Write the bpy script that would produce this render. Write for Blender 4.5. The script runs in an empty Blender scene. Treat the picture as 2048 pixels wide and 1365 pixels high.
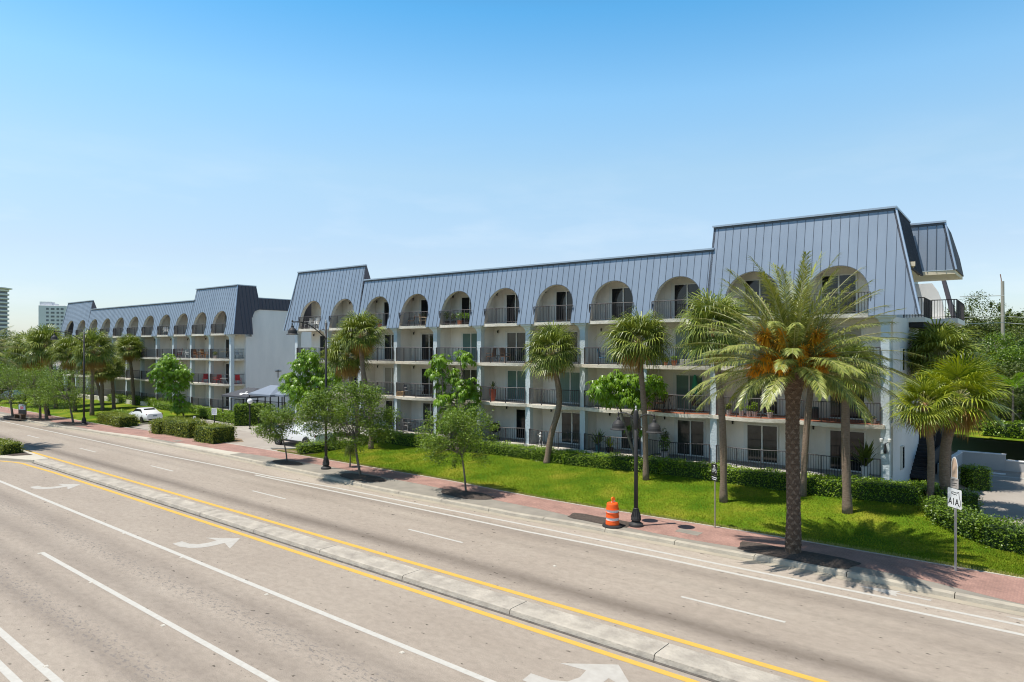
import bpy, math, random
import numpy as np
from mathutils import Matrix, Vector

random.seed(7)
rng = np.random.default_rng(11)
sc = bpy.context.scene
R_ = math.radians

# ---------------------------------------------------------------- camera
CAM_H = 7.6
cd = bpy.data.cameras.new('camera')
cd.lens = 24.0; cd.sensor_width = 36.0; cd.clip_start = 0.1; cd.clip_end = 6000
cd.shift_y = 14.5 / 2048
cam = bpy.data.objects.new('camera', cd)
cam.location = (0, 0, CAM_H); cam.rotation_euler = (R_(90), 0, 0)
sc.collection.objects.link(cam); sc.camera = cam

# ---------------------------------------------------------------- light
SUN_EL = 70.0
SUN_AZ = math.atan2(-0.35, -1.47)          # direction in plan from which the sun shines
world = bpy.data.worlds.new('World'); sc.world = world; world.use_nodes = True
nt = world.node_tree; nt.nodes.clear()
def wn(t, **k):
    n = nt.nodes.new(t)
    for a, b in k.items(): setattr(n, a, b)
    return n
sky = wn('ShaderNodeTexSky', sky_type='NISHITA', sun_disc=False)
sky.sun_elevation = R_(SUN_EL); sky.sun_rotation = math.pi / 2 - SUN_AZ
sky.altitude = 0; sky.air_density = 1.0; sky.dust_density = 0.6; sky.ozone_density = 2.0
tc = wn('ShaderNodeTexCoord')
sx = wn('ShaderNodeSeparateXYZ'); nt.links.new(tc.outputs['Generated'], sx.inputs[0])
rp = wn('ShaderNodeValToRGB'); nt.links.new(sx.outputs['Z'], rp.inputs[0])
el = rp.color_ramp.elements
# halved here and doubled again below, so that every stop stays under one
for i_, (p_, c_) in enumerate([(0.0, (.74, .79, .90)), (.128, (.98, .92, .90)), (.243, (1.16, 1.19, 1.04)), (.342, (.97, 1.30, 1.24)), (.444, (.51, 1.14, 1.25)), (.56, (.30, .62, .76)), (.80, (.30, .36, .40))]):
    e = el[0] if i_ == 0 else (el[-1] if i_ == 6 else el.new(p_))
    e.position = p_; e.color = (c_[0] / 2, c_[1] / 2, c_[2] / 2, 1)
    if i_ == 0: el[-1].position = .99
dbl = wn('ShaderNodeVectorMath', operation='SCALE'); dbl.inputs['Scale'].default_value = 2.0; nt.links.new(rp.outputs[0], dbl.inputs[0])
mu = wn('ShaderNodeMixRGB', blend_type='MULTIPLY'); mu.inputs[0].default_value = 1
nt.links.new(sky.outputs[0], mu.inputs[1]); nt.links.new(dbl.outputs[0], mu.inputs[2])
# thin low cloud near the horizon
mp = wn('ShaderNodeMapping'); mp.inputs['Scale'].default_value = (2.2, 2.2, 9)
nt.links.new(tc.outputs['Generated'], mp.inputs[0])
nz = wn('ShaderNodeTexNoise'); nz.inputs['Scale'].default_value = 2.3; nz.inputs['Detail'].default_value = 7
nz.inputs['Roughness'].default_value = 0.55
nt.links.new(mp.outputs[0], nz.inputs['Vector'])
cr = wn('ShaderNodeValToRGB'); nt.links.new(nz.outputs['Fac'], cr.inputs[0])
cr.color_ramp.elements[0].position = 0.5; cr.color_ramp.elements[0].color = (0, 0, 0, 1)
cr.color_ramp.elements[1].position = 0.78; cr.color_ramp.elements[1].color = (1, 1, 1, 1)
lo = wn('ShaderNodeMapRange'); nt.links.new(sx.outputs['Z'], lo.inputs[0])
lo.inputs[1].default_value = 0.02; lo.inputs[2].default_value = 0.30
lo.inputs[3].default_value = 0.4; lo.inputs[4].default_value = 0.0
m2 = wn('ShaderNodeMath', operation='MULTIPLY'); nt.links.new(cr.outputs[0], m2.inputs[0]); nt.links.new(lo.outputs[0], m2.inputs[1])
mc = wn('ShaderNodeMixRGB'); nt.links.new(m2.outputs[0], mc.inputs[0]); nt.links.new(mu.outputs[0], mc.inputs[1])
mc.inputs[2].default_value = (5.6, 5.9, 6.2, 1)
bg = wn('ShaderNodeBackground'); bg.inputs[1].default_value = 0.15
nt.links.new(mc.outputs[0], bg.inputs[0])
wo = wn('ShaderNodeOutputWorld'); nt.links.new(bg.outputs[0], wo.inputs[0])

sl = bpy.data.lights.new('sun', 'SUN'); sl.energy = 5.0; sl.angle = R_(0.5); sl.color = (1.0, 0.955, 0.88)
sun = bpy.data.objects.new('sun', sl); sc.collection.objects.link(sun)
sd = Vector((math.cos(SUN_AZ) * math.cos(R_(SUN_EL)), math.sin(SUN_AZ) * math.cos(R_(SUN_EL)), math.sin(R_(SUN_EL))))
sun.rotation_euler = sd.to_track_quat('Z', 'Y').to_euler(); sun.location = sd * 80
sc.cycles.filter_width = 1.1
sc.view_settings.view_transform = 'Standard'; sc.view_settings.look = 'None'
sc.view_settings.exposure = 0.28; sc.view_settings.gamma = 1.0

# ---------------------------------------------------------------- frames
F = 1365.33
def gp(px, py, z=0.0):
    """a place on level ground z, seen along a sight line of the camera"""
    Y = (CAM_H - z) * F / (py - 697.0)
    return ((px - 1024) / F * Y, Y)
class Frame:
    def __init__(s, vp, px0, C):
        d = Vector((vp - 1024, F)).normalized(); s.u = -d; s.v = Vector((-s.u[1], s.u[0]))
        Y = C / (px0 - vp); s.o = Vector(((px0 - 1024) / F * Y, Y))
        s.ang = math.atan2(s.u[1], s.u[0])
        s.M = Matrix.Translation((s.o[0], s.o[1], 0)) @ Matrix.Rotation(s.ang, 4, 'Z')
    def w(s, x, y): p = s.o + s.u * x + s.v * y; return (p[0], p[1])
    def l(s, p): d = Vector(p) - s.o; return (d.dot(s.u), d.dot(s.v))
    def g(s, px, py, z=0.0): return s.l(gp(px, py, z))
FA = Frame(-790, 1771, 85200)      # near building
FB = Frame(-700, 462.5, 84826)     # far building
FR = Frame(-650, 1771, 85200)      # road
I4 = Matrix.Identity(4)

# ---------------------------------------------------------------- materials
MATS = {}
def mat(name, col, rough=0.7, metal=0.0, spec=0.4, col2=None, nscale=6.0, namt=1.0, bump=0.0, bscale=30.0,
        trans=0.0, island=0.0, detail=6, stretch=None, coat=0.0, emit=0.0):
    if name in MATS: return MATS[name]
    m = bpy.data.materials.new(name); m.use_nodes = True; n = m.node_tree; N = n.nodes; L = n.links
    b = N['Principled BSDF']; b.inputs['Roughness'].default_value = rough; b.inputs['Metallic'].default_value = metal
    b.inputs['Specular IOR Level'].default_value = spec; b.inputs['Coat Weight'].default_value = coat
    b.inputs['Base Color'].default_value = (*col, 1)
    tcn = N.new('ShaderNodeTexCoord'); vec = tcn.outputs['Object']
    if stretch:
        mpn = N.new('ShaderNodeMapping'); mpn.inputs['Scale'].default_value = stretch; L.new(vec, mpn.inputs[0]); vec = mpn.outputs[0]
    src = None
    if col2:
        nz = N.new('ShaderNodeTexNoise'); nz.inputs['Scale'].default_value = nscale; nz.inputs['Detail'].default_value = detail
        nz.inputs['Roughness'].default_value = 0.6
        L.new(vec, nz.inputs['Vector'])
        mr = N.new('ShaderNodeMapRange'); mr.inputs[1].default_value = 0.5 - 0.22 / namt; mr.inputs[2].default_value = 0.5 + 0.22 / namt
        L.new(nz.outputs['Fac'], mr.inputs[0]); fac = mr.outputs[0]
        if island > 0:
            g = N.new('ShaderNodeNewGeometry'); mx = N.new('ShaderNodeMix'); mx.inputs[0].default_value = island
            L.new(fac, mx.inputs[2]); L.new(g.outputs['Random Per Island'], mx.inputs[3]); fac = mx.outputs[0]
        mix = N.new('ShaderNodeMixRGB'); mix.inputs[1].default_value = (*col, 1); mix.inputs[2].default_value = (*col2, 1)
        L.new(fac, mix.inputs[0]); L.new(mix.outputs[0], b.inputs['Base Color']); src = mix.outputs[0]
    if bump > 0:
        n2 = N.new('ShaderNodeTexNoise'); n2.inputs['Scale'].default_value = bscale; n2.inputs['Detail'].default_value = 4
        L.new(vec, n2.inputs['Vector']); bp = N.new('ShaderNodeBump'); bp.inputs['Strength'].default_value = bump
        bp.inputs['Distance'].default_value = 0.05
        L.new(n2.outputs['Fac'], bp.inputs['Height']); L.new(bp.outputs[0], b.inputs['Normal'])
    if trans > 0:
        t = N.new('ShaderNodeBsdfTranslucent'); ms = N.new('ShaderNodeMixShader'); ms.inputs[0].default_value = trans
        t.inputs[0].default_value = (min(1, col[0] * 1.5), min(1, col[1] * 1.5), col[2], 1)
        if src:
            hs = N.new('ShaderNodeHueSaturation'); hs.inputs['Value'].default_value = 1.6; hs.inputs['Saturation'].default_value = 1.1
            L.new(src, hs.inputs['Color']); L.new(hs.outputs[0], t.inputs[0])
        out = N['Material Output']; L.new(b.outputs[0], ms.inputs[1]); L.new(t.outputs[0], ms.inputs[2]); L.new(ms.outputs[0], out.inputs[0])
    if emit > 0:
        b.inputs['Emission Color'].default_value = (*col, 1); b.inputs['Emission Strength'].default_value = emit
    MATS[name] = m; return m

stucco = mat('stucco', (0.82, 0.785, 0.72), 0.9, col2=(0.67, 0.64, 0.585), nscale=1.3, bump=0.35, bscale=18, stretch=(1, 1, .3))
stucco_cream = mat('stucco_cream', (0.66, 0.60, 0.48), 0.9, col2=(0.58, 0.52, 0.42), nscale=1.5, bump=0.3, bscale=20)
stucco_white = mat('stucco_white', (0.76, 0.75, 0.73), 0.9, col2=(0.65, 0.65, 0.64), nscale=0.7, bump=0.25, bscale=14, stretch=(1, 1, .35))
col_paint = mat('column_paint', (0.58, 0.625, 0.64), 0.85, col2=(0.47, 0.545, 0.58), nscale=1.4, bump=0.45, bscale=11)
slab_m = mat('slab_edge', (0.82, 0.76, 0.65), 0.9, col2=(0.46, 0.41, 0.34), nscale=2.6, namt=0.6, bump=0.4, bscale=12)
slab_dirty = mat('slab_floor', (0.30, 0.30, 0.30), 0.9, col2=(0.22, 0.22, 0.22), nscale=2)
tile_m = mat('terracotta_tile', (0.42, 0.14, 0.07), 0.7, col2=(0.33, 0.11, 0.06), nscale=8)
rail_m = mat('railing_paint', (0.045, 0.038, 0.040), 0.55)
roof_m = mat('standing_seam_metal', (0.285, 0.330, 0.390), 0.42, metal=0.35, col2=(0.215, 0.255, 0.31), nscale=0.8, namt=.7, stretch=(1, 1, 0.3), bump=.12, bscale=1.6)
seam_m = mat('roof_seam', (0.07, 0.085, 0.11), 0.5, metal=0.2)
cap_m = mat('roof_cap', (0.40, 0.46, 0.54), 0.4, metal=0.5)
roofside_shade_m = mat('roof_side_shade', (0.10, 0.095, 0.11), 0.75, metal=0.1, spec=0.2)  # roof metal with the shade of the sides turned from the sun in its colour
soffit_m = mat('soffit', (0.74, 0.66, 0.50), 0.9, col2=(0.62, 0.54, 0.40), nscale=1.2)
glass_m = mat('dark_glass', (0.012, 0.014, 0.016), 0.06, spec=0.5)
glass_c = mat('curtain_glass', (0.13, 0.20, 0.18), 0.12, spec=0.5, col2=(0.09, 0.15, 0.14), nscale=3, stretch=(9, 9, 0.2))
glass_b = mat('blind_glass', (0.05, 0.055, 0.05), 0.08, spec=0.5, col2=(0.02, 0.022, 0.02), nscale=2)
frame_m = mat('door_frame', (0.66, 0.66, 0.63), 0.5)
lampm = mat('dark_fixture', (0.02, 0.02, 0.022), 0.5)
concrete = mat('concrete', (0.46, 0.425, 0.36), 0.9, col2=(0.42, 0.38, 0.32), nscale=1.3, bump=0.3, bscale=25)
concrete_l = mat('concrete_light', (0.50, 0.455, 0.37), 0.9, col2=(0.40, 0.365, 0.30), nscale=0.8, bump=0.2)
concrete_g = mat('concrete_grey', (0.28, 0.25, 0.205), 0.9, col2=(0.20, 0.18, 0.15), nscale=1.2)
mulch = mat('mulch', (0.045, 0.034, 0.028), 1.0, col2=(0.13, 0.10, 0.08), nscale=14, bump=1.0, bscale=40)
white_paint = mat('white_marking', (0.50, 0.48, 0.435), 0.85, col2=(0.40, 0.375, 0.33), nscale=7, namt=.8)
yellow_paint = mat('yellow_marking', (0.60, 0.36, 0.05), 0.8, col2=(0.50, 0.32, 0.075), nscale=5)
iron = mat('lamp_iron', (0.030, 0.029, 0.030), 0.55, spec=.25, col2=(0.048, 0.046, 0.044), nscale=6)
galv = mat('galvanised', (0.42, 0.40, 0.38), 0.5, metal=0.4)
bark = mat('oak_bark', (0.115, 0.095, 0.075), 0.95, col2=(0.20, 0.17, 0.14), nscale=12, bump=0.8, bscale=20, stretch=(1, 1, 0.3))
palmbark = mat('palm_bark', (0.155, 0.105, 0.07), 0.95, col2=(0.27, 0.20, 0.15), nscale=7, bump=1.0, bscale=14, stretch=(1, 1, 3.0))
palm_new = mat('palm_bark_upper', (0.36, 0.20, 0.085), 0.9, col2=(0.24, 0.14, 0.07), nscale=9, bump=0.6)
leaf_oak = mat('oak_leaf', (0.042, 0.090, 0.007), 0.5, col2=(0.21, 0.295, 0.035), nscale=0.9, island=0.8, trans=0.24)
leaf_dk = mat('dark_leaf', (0.030, 0.058, 0.008), 0.5, col2=(0.145, 0.175, 0.028), nscale=0.4, island=0.6, trans=0.12)
leaf_br = mat('bright_leaf', (0.040, 0.095, 0.008), 0.4, col2=(0.19, 0.27, 0.025), nscale=0.5, island=0.65, trans=0.16)
leaf_hedge = mat('hedge_leaf', (0.080, 0.170, 0.010), 0.4, col2=(0.28, 0.38, 0.025), nscale=1.2, island=0.7, trans=0.18)
leaf_hedge_y = mat('croton_leaf', (0.080, 0.130, 0.010), 0.45, col2=(0.27, 0.29, 0.03), nscale=1.0, island=0.6, trans=0.2)
leaf_sch = mat('umbrella_leaf', (0.075, 0.165, 0.010), 0.35, col2=(0.22, 0.36, 0.025), nscale=1.0, island=0.55, trans=0.3)
leaf_palm = mat('fan_leaf', (0.050, 0.090, 0.010), 0.4, col2=(0.30, 0.34, 0.06), nscale=1.0, island=0.85, trans=0.13)
leaf_palm_y = mat('young_fan_leaf', (0.075, 0.130, 0.010), 0.4, col2=(0.36, 0.39, 0.035), nscale=1.0, island=0.85, trans=0.16)
leaf_dead = mat('dry_fan_leaf', (0.25, 0.15, 0.04), 0.7, col2=(0.38, 0.24, 0.07), nscale=1.0, island=0.8, trans=0.2)
leaf_date = mat('date_frond', (0.058, 0.098, 0.015), 0.38, col2=(0.36, 0.37, 0.085), nscale=1.0, island=0.85, trans=0.10)
rachis_m = mat('rachis', (0.30, 0.28, 0.11), 0.5)
fruit_m = mat('date_strands', (0.80, 0.32, 0.012), 0.5, col2=(0.88, 0.46, 0.03), nscale=3, island=0.6)
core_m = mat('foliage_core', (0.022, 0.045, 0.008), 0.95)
white_body = mat('car_white', (0.78, 0.78, 0.77), 0.25, spec=0.5, coat=0.6)
rubber = mat('tyre_rubber', (0.02, 0.02, 0.02), 0.8)
chrome = mat('wheel_alloy', (0.25, 0.25, 0.26), 0.35, metal=0.8)
red_m = mat('red_lens', (0.25, 0.01, 0.01), 0.3)
black_m = mat('black_plastic', (0.015, 0.015, 0.016), 0.6)
orange_m = mat('drum_orange', (0.85, 0.11, 0.010), 0.45)
refl_m = mat('drum_white', (0.72, 0.68, 0.68), 0.5, col2=(0.5, 0.46, 0.44), nscale=12)
sign_white = mat('sign_white', (0.78, 0.78, 0.78), 0.5)
sign_black = mat('sign_black', (0.012, 0.012, 0.012), 0.5)
white_plastic = mat('white_plastic', (0.78, 0.77, 0.74), 0.5)
brown_sling = mat('brown_fabric', (0.22, 0.12, 0.07), 0.8)
red_fabric = mat('red_fabric', (0.50, 0.03, 0.03), 0.7)
orange_wood = mat('orange_wood', (0.45, 0.20, 0.07), 0.6)
clay = mat('clay_pot', (0.40, 0.13, 0.055), 0.8)
white_pot = mat('pale_pot', (0.62, 0.52, 0.48), 0.7)
green_cloth = mat('green_cloth', (0.03, 0.22, 0.13), 0.8)
canopy_m = mat('canopy_fabric', (0.19, 0.225, 0.28), 0.7, col2=(0.16, 0.19, 0.24), nscale=1)
canopy_d = mat('canopy_fabric_dark', (0.055, 0.058, 0.068), 0.7)
wood_pole = mat('pole_wood', (0.30, 0.26, 0.21), 0.9, col2=(0.42, 0.38, 0.32), nscale=5, stretch=(1, 1, 0.1))

def node_mat(name): m = bpy.data.materials.new(name); m.use_nodes = True; return m, m.node_tree.nodes, m.node_tree.links
def ramp(N, L, src, stops):
    r = N.new('ShaderNodeValToRGB'); L.new(src, r.inputs[0]); e = r.color_ramp.elements
    e[0].position, e[0].color = stops[0][0], (*stops[0][1], 1); e[1].position, e[1].color = stops[-1][0], (*stops[-1][1], 1)
    for p, c in stops[1:-1]: q = e.new(p); q.color = (*c, 1)
    return r.outputs[0]
# worn pale asphalt, wheel tracks run along local X of the road frame
def road_material():
    m, N, L = node_mat('worn_asphalt'); b = N['Principled BSDF']; b.inputs['Roughness'].default_value = 0.85; b.inputs['Specular IOR Level'].default_value = 0.25
    t = N.new('ShaderNodeTexCoord'); o = t.outputs['Object']
    def noise(scale, st, det=6, rough=.6):
        mp = N.new('ShaderNodeMapping'); mp.inputs['Scale'].default_value = st; L.new(o, mp.inputs[0])
        n = N.new('ShaderNodeTexNoise'); n.inputs['Scale'].default_value = scale; n.inputs['Detail'].default_value = det; n.inputs['Roughness'].default_value = rough
        L.new(mp.outputs[0], n.inputs[0]); return n.outputs['Fac']
    base = ramp(N, L, noise(0.35, (0.35, 1, 1)), [(0.3, (0.300, 0.250, 0.202)), (0.7, (0.362, 0.308, 0.251))])
    # lane wear: bands by local y
    s = N.new('ShaderNodeSeparateXYZ'); L.new(o, s.inputs[0])
    wob = noise(0.12, (1, 0.2, 1)); a = N.new('ShaderNodeMath'); a.operation = 'MULTIPLY_ADD'; L.new(wob, a.inputs[0]); a.inputs[1].default_value = 0.5; L.new(s.outputs['Y'], a.inputs[2])
    mr = N.new('ShaderNodeMapRange'); mr.inputs[1].default_value = -36; mr.inputs[2].default_value = -14; L.new(a.outputs[0], mr.inputs[0])
    def P(y): return (y + 0.25 + 36) / 22
    W = (1, 1, 1); K = (0.76, 0.755, 0.76); KK = (0.55, 0.535, 0.53)
    st = [(P(-35.5), W), (P(-33.2), W), (P(-32.75), K), (P(-32.2), W), (P(-31.7), K), (P(-31.1), W), (P(-30.3), K), (P(-29.6), W), (P(-28.7), K), (P(-28.1), W), (P(-26.2), (0.97,)*3), (P(-25), W),
          (P(-22.45), W), (P(-22.1), K), (P(-21.75), KK), (P(-21.4), K), (P(-21.05), W), (P(-20.4), W), (P(-19.2), W), (P(-18.85), (0.88,)*3), (P(-18.2), W), (P(-17.55), K), (P(-17.1), (0.86,)*3), (P(-16.6), (1.14,)*3), (P(-14.5), (1.14,)*3)]
    band = ramp(N, L, mr.outputs[0], st)
    mx = N.new('ShaderNodeMixRGB'); mx.blend_type = 'MULTIPLY'; L.new(noise(0.3, (0.3, 1, 1)), mx.inputs[0]); mx.inputs[0].default_value = .9
    fr = N.new('ShaderNodeMapRange'); fr.inputs[1].default_value = .25; fr.inputs[2].default_value = .6; fr.inputs[3].default_value = .62; fr.inputs[4].default_value = 1
    L.new(noise(0.25, (0.25, 0.6, 1)), fr.inputs[0]); L.new(fr.outputs[0], mx.inputs[0]); L.new(base, mx.inputs[1]); L.new(band, mx.inputs[2])
    grain = ramp(N, L, noise(45, (1, 1, 1), 3, .8), [(0.3, (0.70, 0.70, 0.70)), (0.7, (1.20, 1.20, 1.20))])
    m2 = N.new('ShaderNodeMixRGB'); m2.blend_type = 'MULTIPLY'; m2.inputs[0].default_value = 1; L.new(mx.outputs[0], m2.inputs[1]); L.new(grain, m2.inputs[2])
    blot = ramp(N, L, noise(5.0, (0.6, 1, 1), 5, .75), [(0.32, (0.86, 0.855, 0.85)), (0.62, (1.07, 1.07, 1.07))])
    mb_ = N.new('ShaderNodeMixRGB'); mb_.blend_type = 'MULTIPLY'; mb_.inputs[0].default_value = 1; L.new(m2.outputs[0], mb_.inputs[1]); L.new(blot, mb_.inputs[2]); m2 = mb_
    # small dark pits and tar specks
    sp = ramp(N, L, noise(6.5, (0.55, 1, 1), 2, .5), [(0.26, (0.22, 0.21, 0.20)), (0.32, (1, 1, 1))])
    m3 = N.new('ShaderNodeMixRGB'); m3.blend_type = 'MULTIPLY'; m3.inputs[0].default_value = .9; L.new(m2.outputs[0], m3.inputs[1]); L.new(sp, m3.inputs[2])
    # pitted patches down the middle of the near lanes
    pb = ramp(N, L, mr.outputs[0], [(P(-33.1), (0,)*3), (P(-32.5), (1,)*3), (P(-31.8), (0,)*3), (P(-30.0), (0,)*3), (P(-29.3), (1,)*3), (P(-28.7), (0,)*3), (P(-27), (0,)*3)])
    pt = ramp(N, L, noise(11, (0.5, 1, 1), 3, .7), [(0.40, (1,)*3), (0.46, (0,)*3)])
    q = N.new('ShaderNodeMath'); q.operation = 'MULTIPLY'; L.new(pb, q.inputs[0]); L.new(pt, q.inputs[1])
    m4 = N.new('ShaderNodeMixRGB'); L.new(q.outputs[0], m4.inputs[0]); L.new(m3.outputs[0], m4.inputs[1]); m4.inputs[2].default_value = (0.17, 0.15, 0.135, 1)
    L.new(m4.outputs[0], b.inputs['Base Color'])
    bp = N.new('ShaderNodeBump'); bp.inputs['Strength'].default_value = .25; bp.inputs['Distance'].default_value = .02; L.new(noise(50, (1, 1, 1), 3), bp.inputs['Height']); L.new(bp.outputs[0], b.inputs['Normal'])
    return m
road_m = road_material()
def lawn_material():
    m, N, L = node_mat('lawn_grass'); b = N['Principled BSDF']; b.inputs['Roughness'].default_value = 0.9; b.inputs['Specular IOR Level'].default_value = 0.1
    t = N.new('ShaderNodeTexCoord'); o = t.outputs['Object']
    n1 = N.new('ShaderNodeTexNoise'); n1.inputs['Scale'].default_value = 0.5; n1.inputs['Detail'].default_value = 5; L.new(o, n1.inputs[0])
    n2 = N.new('ShaderNodeTexNoise'); n2.inputs['Scale'].default_value = 14; n2.inputs['Detail'].default_value = 4; L.new(o, n2.inputs[0])
    c1 = ramp(N, L, n1.outputs['Fac'], [(0.32, (0.055, 0.125, 0.004)), (0.5, (0.115, 0.175, 0.008)), (0.66, (0.21, 0.215, 0.02))])
    c2 = ramp(N, L, n2.outputs['Fac'], [(0.3, (0.55,)*3), (0.7, (1.4,)*3)])
    mx = N.new('ShaderNodeMixRGB'); mx.blend_type = 'MULTIPLY'; mx.inputs[0].default_value = 1; L.new(c1, mx.inputs[1]); L.new(c2, mx.inputs[2]); L.new(mx.outputs[0], b.inputs['Base Color'])
    bp = N.new('ShaderNodeBump'); bp.inputs['Strength'].default_value = .7; bp.inputs['Distance'].default_value = .06; L.new(n2.outputs['Fac'], bp.inputs['Height']); L.new(bp.outputs[0], b.inputs['Normal'])
    return m
lawn_m = lawn_material()
def brick_material(name, ca, cb, mortar, sx_, rot=0.0):
    m, N, L = node_mat(name); b = N['Principled BSDF']; b.inputs['Roughness'].default_value = 0.85
    t = N.new('ShaderNodeTexCoord'); mp = N.new('ShaderNodeMapping'); mp.inputs['Rotation'].default_value = (0, 0, rot); L.new(t.outputs['Object'], mp.inputs[0])
    k = N.new('ShaderNodeTexBrick'); k.inputs['Scale'].default_value = sx_; k.inputs['Color1'].default_value = (*ca, 1); k.inputs['Color2'].default_value = (*cb, 1); k.inputs['Mortar'].default_value = (*mortar, 1)
    k.inputs['Mortar Size'].default_value = 0.02; L.new(mp.outputs[0], k.inputs[0])
    n = N.new('ShaderNodeTexNoise'); n.inputs['Scale'].default_value = 1.2; n.inputs['Detail'].default_value = 5; L.new(t.outputs['Object'], n.inputs[0])
    c = ramp(N, L, n.outputs['Fac'], [(0.3, (0.78,)*3), (0.7, (1.15,)*3)])
    mx = N.new('ShaderNodeMixRGB'); mx.blend_type = 'MULTIPLY'; mx.inputs[0].default_value = 1; L.new(k.outputs[0], mx.inputs[1]); L.new(c, mx.inputs[2]); L.new(mx.outputs[0], b.inputs['Base Color'])
    return m
red_brick = brick_material('red_pavers', (0.37, 0.21, 0.165), (0.30, 0.17, 0.135), (0.20, 0.125, 0.10), 4.2, R_(45))
pale_paver = brick_material('pale_pavers', (0.42, 0.38, 0.32), (0.33, 0.30, 0.26), (0.24, 0.22, 0.19), 3.0)
lot_m = mat('lot_asphalt', (0.27, 0.235, 0.20), 0.9, col2=(0.36, 0.32, 0.275), nscale=0.6, bump=0.3)
ground_m = mat('far_ground', (0.10, 0.15, 0.03), 0.95, col2=(0.18, 0.19, 0.08), nscale=0.06)

# ---------------------------------------------------------------- mesh helpers
class MB:
    def __init__(s): s.v = []; s.f = []; s.mi = []
    def add(s, vs, fs, mi=0):
        n = len(s.v); s.v.extend(tuple(map(float, p)) for p in vs); s.f.extend(tuple(i + n for i in f) for f in fs); s.mi.extend([mi] * len(fs)); return s
    def box(s, x0, x1, y0, y1, z0, z1, mi=0):
        return s.add([(x0, y0, z0), (x1, y0, z0), (x1, y1, z0), (x0, y1, z0), (x0, y0, z1), (x1, y0, z1), (x1, y1, z1), (x0, y1, z1)],
                     [(0, 3, 2, 1), (4, 5, 6, 7), (0, 1, 5, 4), (1, 2, 6, 5), (2, 3, 7, 6), (3, 0, 4, 7)], mi)
    def bbox(s, x0, x1, y0, y1, z0, z1, b=0.02, mi=0):
        # box with bevelled vertical and top edges
        ring = lambda i, z: [(x0 + i + b, y0 + i, z), (x1 - i - b, y0 + i, z), (x1 - i, y0 + i + b, z), (x1 - i, y1 - i - b, z), (x1 - i - b, y1 - i, z), (x0 + i + b, y1 - i, z), (x0 + i, y1 - i - b, z), (x0 + i, y0 + i + b, z)]
        rs = [ring(0, z0), ring(0, z1 - b), ring(b * .7, z1)]
        return s.loft(rs, mi)
    def loft(s, rings, mi=0, cap=True, closed=True):
        n = len(rings[0]); vs = [p for r in rings for p in r]; fs = []
        for k in range(len(rings) - 1):
            for i in range(n if closed else n - 1):
                j = (i + 1) % n; fs.append((k * n + i, k * n + j, (k + 1) * n + j, (k + 1) * n + i))
        if cap and closed: fs.append(tuple(range(n - 1, -1, -1))); fs.append(tuple((len(rings) - 1) * n + i for i in range(n)))
        return s.add(vs, fs, mi)
    def tube(s, pts, rad, n=6, mi=0, cap=True):
        pts = [Vector(p) for p in pts]; rad = rad if hasattr(rad, '__len__') else [rad] * len(pts); rings = []
        up = Vector((0, 0, 1)) if abs((pts[-1] - pts[0]).normalized().z) < .9 else Vector((1, 0, 0))
        for i, p in enumerate(pts):
            d = (pts[min(i + 1, len(pts) - 1)] - pts[max(i - 1, 0)]).normalized(); a = d.cross(up).normalized(); b = d.cross(a)
            rings.append([p + (a * math.cos(t) + b * math.sin(t)) * rad[i] for t in [2 * math.pi * k / n for k in range(n)]])
        return s.loft(rings, mi, cap)
    def lathe(s, prof, n=16, c=(0, 0, 0), mi=0):
        rings = [[(c[0] + r * math.cos(2 * math.pi * k / n), c[1] + r * math.sin(2 * math.pi * k / n), c[2] + z) for k in range(n)] for r, z in prof]
        return s.loft(rings, mi)
    def prism(s, poly, z0, z1, mi=0):
        n = len(poly); vs = [(x, y, z0) for x, y in poly] + [(x, y, z1) for x, y in poly]
        return s.add(vs, [tuple(range(n - 1, -1, -1)), tuple(range(n, 2 * n))] + [(i, (i + 1) % n, n + (i + 1) % n, n + i) for i in range(n)], mi)
    def strip(s, a, b, mi=0):   # quads between two polylines
        n = len(a); return s.add(list(a) + list(b), [(i, i + 1, n + i + 1, n + i) for i in range(n - 1)], mi)
    def build(s, name, mats, parent=None, M=None, smooth=False):
        me = bpy.data.meshes.new(name); me.from_pydata(s.v, [], s.f); 
        mats = mats if isinstance(mats, (list, tuple)) else [mats]
        for m in mats: me.materials.append(m)
        if len(mats) > 1: me.polygons.foreach_set('material_index', s.mi)
        if smooth: me.polygons.foreach_set('use_smooth', [True] * len(me.polygons))
        me.update()
        return link(name, me, parent, M)
def link(name, me, parent=None, M=None):
    o = bpy.data.objects.new(name, me); sc.collection.objects.link(o)
    if parent is not None: o.parent = parent
    if M is not None: o.matrix_local = M
    return o
def npmesh(name, V, faces_per, mats, mi=None, smooth=False):
    """V: (k, m, 3) array, each row one face of m corners"""
    k, m, _ = V.shape; me = bpy.data.meshes.new(name)
    me.vertices.add(k * m); me.vertices.foreach_set('co', V.astype(np.float32).ravel())
    me.loops.add(k * m); me.loops.foreach_set('vertex_index', np.arange(k * m, dtype=np.int32))
    me.polygons.add(k); me.polygons.foreach_set('loop_start', np.arange(0, k * m, m, dtype=np.int32))
    for q in (mats if isinstance(mats, (list, tuple)) else [mats]): me.materials.append(q)
    if mi is not None: me.polygons.foreach_set('material_index', np.asarray(mi, dtype=np.int32))
    me.update(calc_edges=True); return me
def tag(o, label, cat, group=None, kind=None):
    if label: o['label'] = label
    if cat: o['category'] = cat
    if group: o['group'] = group
    if kind: o['kind'] = kind
    return o
def thing(name, label, cat, loc=(0, 0, 0), rz=0.0, group=None, M=None):
    o = bpy.data.objects.new(name, None); sc.collection.objects.link(o); o.empty_display_size = .3
    if M is not None: o.matrix_world = M
    else: o.location = loc; o.rotation_euler = (0, 0, rz)
    return tag(o, label, cat, group)
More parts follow.
